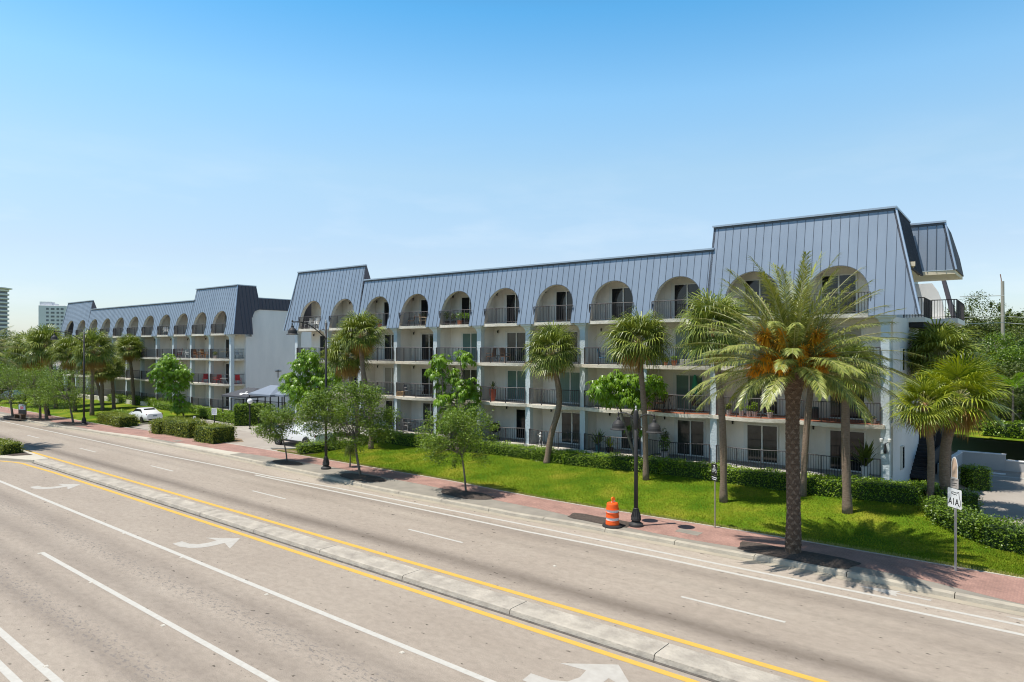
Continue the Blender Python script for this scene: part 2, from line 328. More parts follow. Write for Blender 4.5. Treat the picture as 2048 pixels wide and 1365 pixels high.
def struct(name, mb, m, M=None): return tag(mb.build(name, m, None, M), None, None, kind='structure')
def copy_thing(o, loc=None, rz=None, label=None, M=None, scale=None):
    def cp(q, par):
        c = q.copy(); sc.collection.objects.link(c)
        if par is not None: c.parent = par; c.matrix_parent_inverse = q.matrix_parent_inverse.copy()
        for ch in q.children: cp(ch, c)
        return c
    c = cp(o, None)
    if M is not None: c.matrix_world = M
    if loc is not None: c.location = loc
    if rz is not None: c.rotation_euler = (0, 0, rz)
    if scale is not None: c.scale = (scale,) * 3 if not hasattr(scale, '__len__') else scale
    if label: c['label'] = label
    return c
def lerp_tab(tab, x):
    tab = sorted(tab)
    if x <= tab[0][0]: return tab[0][1]
    for (a, b), (c, d) in zip(tab, tab[1:]):
        if x <= c: t = (x - a) / (c - a); t = t * t * (3 - 2 * t); return b + (d - b) * t
    return tab[-1][1]
def sm(t): t = max(0, min(1, t)); return t * t * (3 - 2 * t)
CURB = [(60, -14.9), (6, -14.95), (1.7, -14.85), (-4.6, -15.05), (-8.6, -15.2), (-12.3, -15.5), (-21.5, -15.7), (-28, -15.35), (-38, -15.1), (-52, -15.1), (-60, -15.6), (-69, -16.3), (-260, -16.4)]
REDF = [(60, -14.72), (7, -14.72), (3, -14.0), (1.5, -13.95), (-4.9, -14.5), (-8.8, -14.35), (-12.9, -14.05), (-21, -13.6), (-29.8, -13.4), (-35, -13.7), (-41, -14.15), (-51.6, -14.45), (-62, -15.3), (-260, -15.5)]
REDB = [(60, -12.0), (0, -11.95), (-12, -12.35), (-21, -11.95), (-34, -12.0), (-57, -12.4), (-66, -13.2), (-260, -13.2)]
def xs_(a, b, step): n = max(1, int(math.ceil((b - a) / step))); return [a + (b - a) * i / n for i in range(n + 1)]
# ground
mb = MB(); n = 64
mb.add([(0, 0, -.03)] + [(3000 * math.cos(2 * math.pi * i / n), 3000 * math.sin(2 * math.pi * i / n), -.03) for i in range(n)], [(0, 1 + i, 1 + (i + 1) % n) for i in range(n)])
struct('ground', mb, ground_m)
# road
mb = MB(); xs = xs_(-330, 70, 2.0)
mb.strip([(x, -60, 0) for x in xs], [(x, -38, 0) for x in xs]); mb.strip([(x, -38, 0) for x in xs], [(x, lerp_tab(CURB, x) + .05, 0) for x in xs])
struct('road', mb, road_m, FR.M)
mb = MB(); mb.strip([(x, lerp_tab(CURB, x) - .36, .006) for x in xs], [(x, lerp_tab(CURB, x) + .02, .006) for x in xs])
struct('gutter', mb, mat('gutter_concrete', (0.40, 0.345, 0.26), .9, col2=(0.29, 0.255, 0.20), nscale=1.0, namt=.8, bump=.3), FR.M)
# curb in three metre lengths with open joints
mb = MB(); x = -120.0; k = 0
while x < 40:
    x2 = x + 3.04; q = [x + .012] + [x + 3.04 * j / 4 for j in (1, 2, 3)] + [x2 - .012]
    rings = []
    for xx in q:
        y = lerp_tab(CURB, xx); rings.append([(xx, y - .02, 0), (xx, y + .012, .13), (xx, y + .05, .155), (xx, y + .20, .158), (xx, y + .20, 0)])
    mb.loft(rings); x = x2
struct('curb', mb, mat('curb_concrete', (0.46, 0.41, 0.32), .9, col2=(0.31, 0.27, 0.22), nscale=1.6, bump=.4, bscale=15), FR.M)
# verge
xs = xs_(-200, 60, 1.0)
mb = MB()
for x0, x1 in zip(xs, xs[1:]):
    pass
mb.strip([(x, lerp_tab(CURB, x) + .19, .15) for x in xs], [(x, lerp_tab(REDF, x), .152) for x in xs])
struct('verge', mb, concrete_g, FR.M)
mb = MB()
for a, b in ((-62.5, -51.5), (-46.8, -38.2)):
    q = xs_(a, b, .5)
    mb.strip([(x, lerp_tab(CURB, x) - .02, .010) for x in q], [(x, lerp_tab(CURB, x) + .22, .163) for x in q])
    mb.strip([(x, lerp_tab(CURB, x) + .22, .163) for x in q], [(x, lerp_tab(REDF, x) - .02, .163) for x in q])
struct('driveway_apron', mb, concrete_l, FR.M)
# sidewalk of red pavers with a pale back edge
mb = MB(); mb.strip([(x, lerp_tab(REDF, x), .156) for x in xs], [(x, lerp_tab(REDB, x), .160) for x in xs]); mb.strip([(x, lerp_tab(REDF, x), .156) for x in xs], [(x, lerp_tab(REDF, x), .0) for x in xs])
struct('sidewalk', mb, red_brick, FR.M)
mb = MB()
for x0, x1 in zip(xs, xs[1:]):
    y0 = lerp_tab(REDB, x0); y1 = lerp_tab(REDB, x1)
    mb.add([(x0, y0, .0), (x1, y1, .0), (x1, y1 + .12, .0), (x0, y0 + .12, .0), (x0, y0, .175), (x1, y1, .175), (x1, y1 + .12, .175), (x0, y0 + .12, .175)], [(4, 5, 6, 7), (0, 1, 5, 4), (2, 3, 7, 6)])
struct('sidewalk_edging', mb, concrete, FR.M)
mb = MB()
for a, b in ((-16.5, -16.2), (-23.5, -23.2)): pass
# concrete patches in the pavers
for cx, cy, w in ((-4.6, -13.5, .5), (-48.2, -13.9, .5), (-4.0, -13.1, .0)):
    if w: mb.prism([(cx - w, cy - .25), (cx + w, cy - .3), (cx + w, cy + .25), (cx - w, cy + .3)], .10, .166)
struct('sidewalk_patch', mb, concrete_g, FR.M)

# median
mb = MB(); x = -46.0
while x < 40:
    x2 = x + 4.55; r = []
    for xx in (x + .012, x + 2.3, x2 - .012):
        r.append([(xx, -24.40, 0), (xx, -24.36, .125), (xx, -24.31, .15), (xx, -23.58, .15), (xx, -23.53, .125), (xx, -23.49, 0)])
    mb.loft(r); x = x2
struct('median', mb, mat('median_concrete', (0.48, 0.43, 0.355), .9, col2=(0.25, 0.22, 0.185), nscale=2.0, namt=.9, bump=.5, bscale=12), FR.M)
mb = MB(); mb.add([(-46, -24.50, .008), (40, -24.50, .008), (40, -24.40, .008), (-46, -24.40, .008)], [(0, 1, 2, 3)])
struct('median_gutter_dirt', mb, mat('gutter_dirt', (0.04, 0.035, .03), 1, col2=(.16, .14, .12), nscale=2.5), FR.M)
isl = [(-46.0, -23.5), (-50, -23.35), (-90, -23.1), (-200, -23.1), (-200, -27.4), (-90, -27.4), (-56, -27.2), (-51, -26.2), (-48, -25.1), (-46.0, -24.40)]
mb = MB(); mb.prism(isl, 0, .165); struct('median_island', mb, concrete_l, FR.M)
isl2 = [(-48.6, -23.7), (-90, -23.6), (-199, -23.6), (-199, -26.8), (-90, -26.8), (-57, -26.6), (-52.5, -25.7), (-49.2, -24.7)]
mb = MB(); mb.prism(isl2, .10, .19); struct('median_bed', mb, mulch, FR.M)

# painted markings
def band(tab_y, x0, x1, w, step=3.0, z=.0045):
    q = xs_(x0, x1, step); f = (lambda x: lerp_tab(tab_y, x)) if isinstance(tab_y, list) else (lambda x: tab_y)
    return ([(x, f(x) - w / 2, z) for x in q], [(x, f(x) + w / 2, z) for x in q])
mb = MB()
BO = [(60, -16.05), (6, -16.1), (-4, -16.22), (-9.5, -16.3), (-20.8, -16.6), (-31, -17.15), (-49, -17.6), (-80, -17.9), (-250, -17.9)]
BI = [(60, -16.8), (-3.8, -16.86), (-11.4, -17.15), (-32, -17.45)]
mb.strip(*band(BO, -250, 60, .16)); mb.strip(*band(BI, -30.5, 60, .17))
mb.strip(*band(-27.7, -250, 60, .18)); mb.strip(*band(-30.82, -22.3, 60, .165)); mb.strip(*band(-33.93, -250, 60, .18)); mb.strip(*band(-34.52, -250, 60, .18))
for k in range(-18, 4):
    x = -1.87 + 12.27 * k; mb.strip(*band(-19.98, x, x + 3.1, .12))
struct('lane_marking', mb, white_paint, FR.M)
mb = MB(); mb.strip(*band(-22.93, -120, 60, .22))
mb.strip(*band([(60, -24.77), (-40, -24.8), (-46, -24.95), (-50, -25.9), (-56, -27.4), (-90, -27.75), (-200, -27.75)], -200, 60, .21, 1.0))
struct('yellow_marking', mb, yellow_paint, FR.M)
arrow_px = [(1010, 82), (1050, 99), (1110, 107), (1180, 105), (1240, 96), (1315, 78), (1345, 110), (1405, 50), (1205, 47), (1268, 62), (1220, 76), (1160, 85), (1110, 82), (1065, 68)]
arrow = [FR.g(x / 2.926, 1060 + y / 2.926) for x, y in arrow_px]
tip = arrow[7]
mb = MB()
def tri(mb, a, z):
    N_ = len(a)
    mb.add([(x, y, z) for x, y in a], [(0, 1, 12, 13), (1, 2, 11, 12), (2, 3, 11), (3, 4, 10, 11), (4, 5, 9, 10), (5, 6, 7), (5, 7, 9), (7, 8, 9)])
for T in (FR.g(162, 969), tip, FR.g(1237, 1330)):
    tri(mb, [(x - tip[0] + T[0], y - tip[1] + T[1]) for x, y in arrow], .0045)
for T in ((3.16, -15.52), (7.0, -15.6)):
    cx, cy = T
    mb.add([(cx - .0, cy - .05, .0045), (cx + .95, cy - .07, .0045), (cx + .95, cy + .07, .0045), (cx, cy + .05, .0045), (cx + .1, cy - .28, .0045), (cx - 1.1, cy, .0045), (cx + .1, cy + .28, .0045)], [(0, 1, 2, 3), (4, 0, 3, 6, 5)])
struct('arrow_marking', mb, mat('worn_marking', (.47, .445, .40), .85, col2=(.35, .32, .28), nscale=4, namt=.7), FR.M)
# raised reflective markers
mb0 = None
for i, (px, py) in enumerate([(1109, 1133), (804, 1306), (533, 1190), (363, 1116), (182, 1166), (326, 1252), (92, 1334), (248, 1068), (79, 1108)]):
    mb = MB(); mb.loft([[(-.06, -.05, 0), (.06, -.05, 0), (.06, .05, 0), (-.06, .05, 0)], [(-.035, -.04, .022), (.035, -.04, .022), (.035, .04, .022), (-.035, .04, .022)]])
    X, Y = gp(px, py)
    if mb0 is None: mb0 = mb.build('road_reflector', [mat('reflector', (0.55, 0.50, 0.42), .4)]); o = mb0
    else: o = mb0.copy(); sc.collection.objects.link(o)
    o.location = (X, Y, .005); o.rotation_euler = (0, 0, FR.ang)
    tag(o, ['lone raised reflector in the far lane between two dashed white lines', 'raised reflector beside the long white line at the bottom centre', 'raised reflector midway along the long white line', 'raised reflector on the long white line just below the middle turn arrow', 'raised reflector near the upper part of the starting white line', 'raised reflector beside the middle of the starting white line', 'raised reflector by the double white line in the bottom left corner', 'raised reflector on the long white line left of the middle turn arrow', 'raised reflector at the very start of the second white line'][i], 'road reflector', 'raised reflectors along the lane lines')

# ---------------------------------------------------------------- lawns
def lawn_z(X, Y):
    xa, ya = FA.l((X, Y)); xr, yr = FR.l((X, Y))
    d = yr - lerp_tab(REDB, xr) - .1
    return .165 + .48 * sm(d / 8.5) + .05 * math.sin(xr * .5) * sm(d / 3) * sm((xr + 40) / 6)
def lawn_back(xr):   # local y of the back edge of the lawn in the road frame
    if xr < -31: return -11.75 + (xr + 37.6) / 6.6 * 7.5
    if xr > 1.9: return lerp_tab([(1.9, -2.2), (2.5, -5.6), (3.4, -7.4), (5.5, -9.2), (9, -9.8), (30, -9.8)], xr)
    p = FA.w(FA.l(FR.w(xr, -1.5))[0], -1.0); return FR.l(p)[1]
mb = MB(); xs = xs_(-37.6, 30, .5); ny = 26; cols = []
for x in xs:
    yb = lawn_back(x); yf = lerp_tab(REDB, x) + .11
    cols.append([(x, yf + (yb - yf) * j / ny) for j in range(ny + 1)])
vs = []
for c in cols:
    for (x, y) in c:
        X, Y = FR.w(x, y); vs.append((x, y, lawn_z(X, Y)))
fs = [(i * (ny + 1) + j, (i + 1) * (ny + 1) + j, (i + 1) * (ny + 1) + j + 1, i * (ny + 1) + j + 1) for i in range(len(xs) - 1) for j in range(ny)]
mb.add(vs, fs); struct('lawn', mb, lawn_m, FR.M)
# far lawn beyond the parking lot
def lawn2_z(x, y): return .165 + .35 * sm((y + 13) / 9)
mb = MB(); xs2 = xs_(-140, -62.5, 1.5); vs = []
for x in xs2:
    for j in range(13):
        yf = lerp_tab(REDB, x) + .11; y = yf + (-1.2 - yf) * j / 12; vs.append((x, y, lawn2_z(x, y)))
mb.add(vs, [(i * 13 + j, (i + 1) * 13 + j, (i + 1) * 13 + j + 1, i * 13 + j + 1) for i in range(len(xs2) - 1) for j in range(12)])
tag(mb.build('lawn', lawn_m, None, FR.M), None, None, kind='structure')
# parking lot
mb = MB(); mb.add([(-62.6, -12.25, .172), (-33, -11.9, .168), (-30.5, 0, .176), (-30.5, 16, .18), (-66, 16, .18), (-66, -2, .176), (-62.6, -2, .176)], [(0, 1, 2, 3, 4, 5, 6)])
struct('parking_lot', mb, lot_m, FR.M)
mb = MB(); mb.add([(-54.5, -6.9, .180), (-44, -7.6, .180), (-42, -3.2, .180), (-53.5, -3.0, .180)], [(0, 1, 2, 3)])
struct('paved_path', mb, pale_paver, FR.M)
mb = MB()
def kerbline(mb, pts, w=.14, z0=.0, z1=.30):
    for (a, b) in zip(pts, pts[1:]):
        d = Vector((b[0] - a[0], b[1] - a[1])).normalized(); n_ = Vector((-d[1], d[0])) * w / 2
        mb.prism([(a[0] - n_[0], a[1] - n_[1]), (b[0] - n_[0], b[1] - n_[1]), (b[0] + n_[0], b[1] + n_[1]), (a[0] + n_[0], a[1] + n_[1])], z0, z1)
kerbline(mb, [(-62.5, -12.0), (-62.7, -9.6)]); kerbline(mb, [(-67, -5.2), (-54.6, -5.4), (-54.3, -3.2)]); kerbline(mb, [(-38.2, -11.7), (-33.6, -8.4), (-32.5, -3)])
struct('parking_kerb', mb, concrete, FR.M)
mb = MB()
for p in ([(-55.6, -13.6), (-44.0, -13.0), (-43.2, -11.4), (-45.0, -10.6), (-56.2, -11.0)],):
    cx = sum(a for a, b in p) / len(p); cy = sum(b for a, b in p) / len(p)
    mb.prism([((a - cx) * .96 + cx, (b - cy) * .96 + cy + .5) for a, b in p], .1, .19)
mb.prism([(-38.0, -11.75), (-33.9, -11.8), (-33.2, -8.6)], .1, .21)
struct('planting_bed', mb, mat('bare_earth', (.20, .14, .09), 1, col2=(.30, .22, .14), nscale=4, bump=.6), FR.M)
# tree pits cut into the verge, each a sheet of dark mulch
mb = MB()
def pit(cx, cy, rx, ry, zc=.10, rect=False):
    n = 20; ring = []
    for i in range(n):
        t = 2 * math.pi * i / n; c, s = math.cos(t), math.sin(t)
        if rect: q = max(abs(c), abs(s)); c, s = c / q, s / q
        ring.append((cx + rx * c * (1 + .05 * math.sin(3 * t)), cy + ry * s * (1 + .05 * math.cos(5 * t)), .168))
    mb.add(ring + [(cx, cy, .168 + zc)], [(i, (i + 1) % n, n) for i in range(n)])
for px, py, rx, ry in ((932, 990, 1.7, .75), (724, 956, 1.9, .75), (574, 926, 1.5, .6), (147, 849, 2.6, .8), (80, 840, 2.4, .8), (30, 836, 3.2, .8)):
    c = FR.g(px, py, .15); pit(c[0], c[1], rx, ry)
c = FR.g(1590, 1110, .15); pit(c[0], c[1] - .05, 2.0, .68, .10, True)
c = FR.g(1205, 1042, .15); pit(c[0] - .1, c[1], 1.55, .50, .03, True)
struct('mulch_bed', mb, mulch, FR.M)
# right hand driveway and path
def FRat(px, py, y):
    a = (px - 1024) / F; Y = (y + FR.o.dot(FR.v)) / (a * FR.v[0] + FR.v[1]); p = Vector((a * Y, Y)) - FR.o
    return p.dot(FR.u), CAM_H - (py - 697) / F * Y
mb = MB(); mb.add([(3.4, 13, .305), (3.5, -1, .30), (4.5, -4.6, .28), (8, -8.6, .25), (30, -9, .25), (30, 13, .30)], [(0, 1, 2, 3, 4, 5)])
struct('driveway', mb, lot_m, FR.M)
mb = MB(); mb.add([(3.75, 8.15, .311), (9, 8.15, .311), (9, 8.45, .311), (3.75, 8.45, .311)], [(0, 1, 2, 3)]); struct('parking_marking', mb, white_paint, FR.M)
mb = MB(); mb.add([(1.5, -1.2, .70), (2.5, -1.2, .68), (3.0, -5.9, .47), (4.4, -8.0, .36), (3.9, -8.5, .36), (2.1, -6.2, .46)], [(0, 1, 2, 3, 4, 5)])
mb.add([(2.0, -1.0, .64), (3.45, -1.0, .31), (3.45, 16, .31), (0, 16, .64)], [(0, 1, 2, 3)])
struct('path', mb, mat('dirt_path', (.34, .27, .20), .95, col2=(.22, .18, .13), nscale=2.5), FR.M)
mb = MB(); mb.add([(1.2, 13.3, 1.9), (30, 13.3, 1.55), (30, 40, 1.7), (-6, 40, 1.9)], [(0, 1, 2, 3)]); struct('upper_lawn', mb, lawn_m, FR.M)

# grass blades standing in the lawns
def grass_blades(n, sampler, h0, h1, name, label, seed):
    r = np.random.default_rng(seed); V = np.zeros((n, 3, 3)); k = 0
    P = sampler(r, n); n = len(P); ang = r.uniform(0, 2 * np.pi, n); h = r.uniform(h0, h1, n); w = r.uniform(.008, .016, n)
    lean = r.normal(0, .025, (n, 2)); d = np.stack([np.cos(ang), np.sin(ang)], 1) * w[:, None]
    V = np.zeros((n, 3, 3)); V[:, 0, :2] = P[:, :2] - d; V[:, 0, 2] = P[:, 2]; V[:, 1, :2] = P[:, :2] + d; V[:, 1, 2] = P[:, 2]
    V[:, 2, :2] = P[:, :2] + lean; V[:, 2, 2] = P[:, 2] + h
    me = npmesh(name, V, 3, [mat('grass_blade', (0.055, 0.135, 0.004), .75, spec=.12, col2=(0.30, 0.30, 0.025), nscale=.6, island=.55, namt=1.6, trans=.2)])
    o = link(name, me); o['kind'] = 'stuff'; tag(o, label, 'grass'); return o
def samp_a(r, n):
    out = []
    x = r.uniform(-37, 10, n); t = r.uniform(0, 1, n) ** 1.0
    for a, b in zip(x, t):
        yf = lerp_tab(REDB, a) + .10; yb = lawn_back(a); y = yf + (yb - yf) * b; X, Y = FR.w(a, y); out.append((X, Y, lawn_z(X, Y) - .01))
    return np.array(out)
grass_blades(150000, samp_a, .035, .085, 'grass', 'short bright green grass covering the sloping lawn in front of the near building', 5)
def samp_edge(r, n):
    out = []
    for a in r.uniform(-37, 10, n):
        y = lerp_tab(REDB, a) + .06 + abs(r.normal(0, .12)); X, Y = FR.w(a, y); out.append((X, Y, .16))
    return np.array(out)
g = grass_blades(16000, samp_edge, .05, .12, 'grass_edge', 'dry yellow-green grass fringe hanging over the pale edge of the red sidewalk', 6)
g.data.materials.clear(); g.data.materials.append(mat('dry_blade', (0.20, 0.24, 0.03), .8, col2=(0.42, 0.36, 0.11), nscale=.8, island=.7))
# ---------------------------------------------------------------- apartment buildings
BAY = 4.27; NB = 11; FL = [1.15, 3.87, 6.59, 9.31]; EAVE = 9.2; ZM = 13.22; ZT = 14.52
AR = 1.43; SPR = 10.35
def yroof(z, zt): return -.45 + .22 * (z - EAVE)
def bow(u):    # outward bulge of a balcony edge across one bay, u in 0..1
    return .62 * (1 - (2 * u - 1) ** 2)
def az(x, c):
    d = abs(x - c)
    return EAVE if d >= AR else SPR + math.sqrt(max(0, AR * AR - d * d)) * 1.0
def mansard(root, xa, xb, zt, hl, hr, centres, sideL, sideR, legR=None, depth=5.8):
    """one length of mansard: eave xa..xb, top edge xa+hl .. xb-hr, arches at centres"""
    mb = MB(); ta, tb = xa + hl, xb - hr; Yf = lambda z: yroof(z, zt)
    P = lambda x, z, o=0: (x, Yf(z) + o, z)
    ev = [ta, tb]
    for c in centres:
        for k in range(25): ev.append(c - AR * math.cos(math.pi * k / 24))
    ev = sorted(set(round(e, 5) for e in ev))
    inarch = lambda x: next((c for c in centres if abs(x - c) < AR - 1e-4), None)
    for x0, x1 in zip(ev, ev[1:]):
        c = inarch((x0 + x1) / 2)
        z0 = z1 = EAVE
        if c is not None:
            f = lambda x: SPR + math.sqrt(max(0, AR * AR - (x - c) ** 2)); z0, z1 = f(x0), f(x1)
        mb.add([P(x0, z0), P(x1, z1), P(x1, zt), P(x0, zt)], [(0, 1, 2, 3)], 0)
        mb.add([P(x0, z0, .14), P(x1, z1, .14), P(x1, zt, .14), P(x0, zt, .14)], [(3, 2, 1, 0)], 2)
        if c is None: mb.add([P(x0, EAVE), P(x1, EAVE), P(x1, EAVE, .14), P(x0, EAVE, .14)], [(3, 2, 1, 0)], 1)
    for (xt, xe) in ((ta, xa), (tb, xb)):
        mb.add([P(xt, EAVE), P(xe, EAVE), P(xt, zt)], [(0, 1, 2) if xe > xt else (0, 2, 1)], 0)
        mb.add([P(xt, EAVE, .14), P(xe, EAVE, .14), P(xt, zt, .14)], [(0, 2, 1) if xe > xt else (0, 1, 2)], 2)
        mb.add([P(min(xt, xe), EAVE), P(max(xt, xe), EAVE), P(max(xt, xe), EAVE, .14), P(min(xt, xe), EAVE, .14)], [(3, 2, 1, 0)], 1)
    # standing seams
    s = BAY / 10; k0 = int(math.ceil(xa / s)); x = k0 * s
    while x < xb - .03:
        zlo = EAVE; zhi = zt - .02
        c = inarch(x)
        if c is not None: zlo = az(x, c)
        if x < ta and hl > 0: zhi = EAVE + (zt - EAVE) * (x - xa) / hl
        if x > tb and hr > 0: zhi = EAVE + (zt - EAVE) * (xb - x) / hr
        if zhi - zlo > .2:
            w, h = .009, .018; a, b = [], []
            for z, L_ in ((zlo, a), (zhi, b)):
                L_ += [P(x - w, z, -.002), P(x - w, z, -h), P(x + w, z, -h), P(x + w, z, -.002)]
            mb.loft([a, b], 3)
        x += s
    # hip trims, top cap with a dark strip painted in as the shadow gap
    for (xt, xe) in ((ta, xa), (tb, xb)):
        if abs(xt - xe) > .5: mb.tube([P(xe, EAVE, -.02), P(xt, zt, -.02)], .055, 5, 4)
    y1 = Yf(zt)
    mb.box(ta - .05, tb + .05, y1 - .13, y1 + .06, zt - .01, zt + .085, 4)
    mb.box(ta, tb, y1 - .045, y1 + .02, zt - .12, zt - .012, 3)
    # side faces, one slanted wall each
    def side(xe, xt, poly, sgn):
        f = lambda y, z: (xe + (xt - xe) * (z - EAVE) / (zt - EAVE), y, z)
        n = len(poly); o = .13 * sgn
        vs = [f(y, z) for y, z in poly] + [(f(y, z)[0] - o, y, z) for y, z in poly]
        fs = [tuple(range(n)) if sgn < 0 else tuple(range(n - 1, -1, -1)), tuple(range(2 * n - 1, n - 1, -1)) if sgn < 0 else tuple(range(n, 2 * n))]
        fs += [(i, (i + 1) % n, n + (i + 1) % n, n + i) for i in range(n)]
        mb.add(vs, fs, 5)
        yy = s * 1.7
        ymax = max(p[0] for p in poly)
        while yy < ymax - .1 and ymax > 2:
            zb_ = EAVE
            if sgn > 0 and legR and yy > .35: zb_ = legR
            if yy > 1.8 and not legR: zb_ = 11.0 if yy < 2.3 else 11.9
            a = f(yy, zb_); b = f(yy, zt); mb.loft([[(q[0] + sgn * .002, q[1] - .014, q[2]), (q[0] + sgn * .035, q[1] - .014, q[2]), (q[0] + sgn * .035, q[1] + .014, q[2]), (q[0] + sgn * .002, q[1] + .014, q[2])] for q in (a, b)], 3)
            yy += s
        mb.box(f(0, zt)[0] - .08, f(0, zt)[0] + .05, y1 + .06, max(p[0] for p in poly if p[1] >= zt), zt - .01, zt + .085, 4)
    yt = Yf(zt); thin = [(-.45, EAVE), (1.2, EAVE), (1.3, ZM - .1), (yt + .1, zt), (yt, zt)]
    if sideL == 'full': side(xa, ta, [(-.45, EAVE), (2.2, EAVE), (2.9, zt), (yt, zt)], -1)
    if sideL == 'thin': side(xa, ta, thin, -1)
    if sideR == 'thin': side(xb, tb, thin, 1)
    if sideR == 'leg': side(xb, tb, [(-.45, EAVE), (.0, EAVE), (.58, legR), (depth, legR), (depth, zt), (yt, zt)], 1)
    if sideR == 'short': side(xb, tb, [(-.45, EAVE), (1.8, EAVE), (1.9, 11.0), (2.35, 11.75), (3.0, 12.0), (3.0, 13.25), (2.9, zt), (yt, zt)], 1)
    # arch linings
    for c in centres:
        for k in range(24):
            x0, x1 = c - AR * math.cos(math.pi * k / 24), c - AR * math.cos(math.pi * (k + 1) / 24)
            z0, z1 = az(x0, c) if 0 < k else SPR, az(x1, c) if k < 23 else SPR
            mb.add([P(x0, z0), P(x1, z1), (x1, Yf(z1) + .3, z1), (x0, Yf(z0) + .3, z0)], [(0, 1, 2, 3)], 2)
            e = 1.02; c0 = (c + (x0 - c) * e, SPR + (z0 - SPR) * e); c1 = (c + (x1 - c) * e, SPR + (z1 - SPR) * e)
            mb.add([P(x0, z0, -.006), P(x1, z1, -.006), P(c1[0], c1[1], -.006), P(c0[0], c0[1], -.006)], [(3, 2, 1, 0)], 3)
        for sg in (-1, 1):
            x = c + sg * AR; a, b = P(x, 9.32), P(x, SPR)
            mb.add([a, b, (x, b[1] + .3, SPR), (x, a[1] + .3, 9.32)], [(0, 1, 2, 3)], 2)
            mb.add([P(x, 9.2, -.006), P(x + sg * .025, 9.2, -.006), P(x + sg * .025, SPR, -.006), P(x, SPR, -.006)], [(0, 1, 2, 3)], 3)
    return mb.build('mansard_roof', [roof_m, seam_m, soffit_cream, seam_m, cap_m, roofside_shade_m], root)
soffit_cream = mat('arch_lining', (0.68, 0.64, 0.56), 0.9, col2=(0.58, 0.55, 0.48), nscale=1.5)

def sliding_door_meshes():
    out = []
    W, Hh = 1.76, 2.14
    f = MB(); y = -.07
    f.box(0, .07, y, 0, 0, Hh); f.box(W - .07, W, y, 0, 0, Hh); f.box(.07, W - .07, y, 0, Hh - .07, Hh); f.box(.07, W - .07, y, 0, 0, .06)
    f.box(W / 2 - .035, W / 2 + .035, y - .01, 0, .06, Hh - .07)
    f.box(-.16, -.01, -.035, 0, 0, Hh + .05)       # side trim
    p = MB(); p.box(.07, W / 2 - .035, -.045, -.02, .06, Hh - .07); q = MB(); q.box(W / 2 + .035, W - .07, -.030, -.005, .06, Hh - .07)
    return f, p, q
def railing_mesh(width, inset, h=1.05, k=1.0, skip=0.0):
    """bowed balustrade over a bay (local x 0..width)"""
    mb = MB(); n = 14
    def pt(u, z): return (inset + u * (width - 2 * inset), -.10 - k * bow((inset + u * (width - 2 * inset)) / width), z)
    for z, r in ((h, .022), (.10, .014)):
        mb.tube([pt(i / n, z) for i in range(n + 1)], r, 4)
    m = int((width - 2 * inset) / .125)
    for i in range(m + 1):
        u = i / m; x, y, _ = pt(u, 0)
        r = .024 if i % 10 == 0 else .0105
        z0 = 0.0 if i % 10 == 0 else .10
        mb.box(x - r, x + r, y - r, y + r, z0, h)
    return mb
def column_mesh(base):
    mb = MB(); a = .19
    r = [(a + .02, base - .2), (a, base), (a, 8.72), (a + .03, 8.86), (a + .10, 9.0), (a + .22, 9.10), (a + .24, 9.195)]
    rings = []
    for w, z in r:
        yb = a if z < 8.8 else a
        rings.append([(-w, -w + .05, z), (w, -w + .05, z), (w, yb + .05, z), (-w, yb + .05, z)])
    mb.loft(rings)
    for z in (3.66, 6.38): mb.box(-a - .012, a + .012, -a + .038, a, z, z + .22)
    return mb
def lamp_mesh():
    mb = MB(); mb.lathe([(.03, 0), (.05, .02), (.045, .1), (.075, .16), (.02, .20)], 8, (0, -.14, -.1)); mb.tube([(0, 0, .08), (0, -.08, .14), (0, -.14, .1)], .014, 4); return mb

door_f, door_p, door_q = sliding_door_meshes()
def me_of(mb, name, m):
    o = mb.build(name, m); me = o.data; bpy.data.objects.remove(o); return me
DF = me_of(door_f, 'frame', frame_m)
PANES = {k: (me_of(door_p, 'pane', m), me_of(door_q, 'pane', m)) for k, m in (('d', glass_m), ('c', glass_c), ('b', glass_b), ('w', mat('blind_pane', (.34, .33, .29), .15, spec=.5, col2=(.28, .27, .24), nscale=2, stretch=(.2, .2, 22))))}
RAIL = me_of(railing_mesh(BAY, .20), 'railing', rail_m)
RAIL4 = me_of(railing_mesh(BAY, BAY / 2 - AR - .10, k=.62), 'railing', rail_m)
COL = me_of(column_mesh(.75), 'column', col_paint)
WL = me_of(lamp_mesh(), 'wall_lamp', lampm)

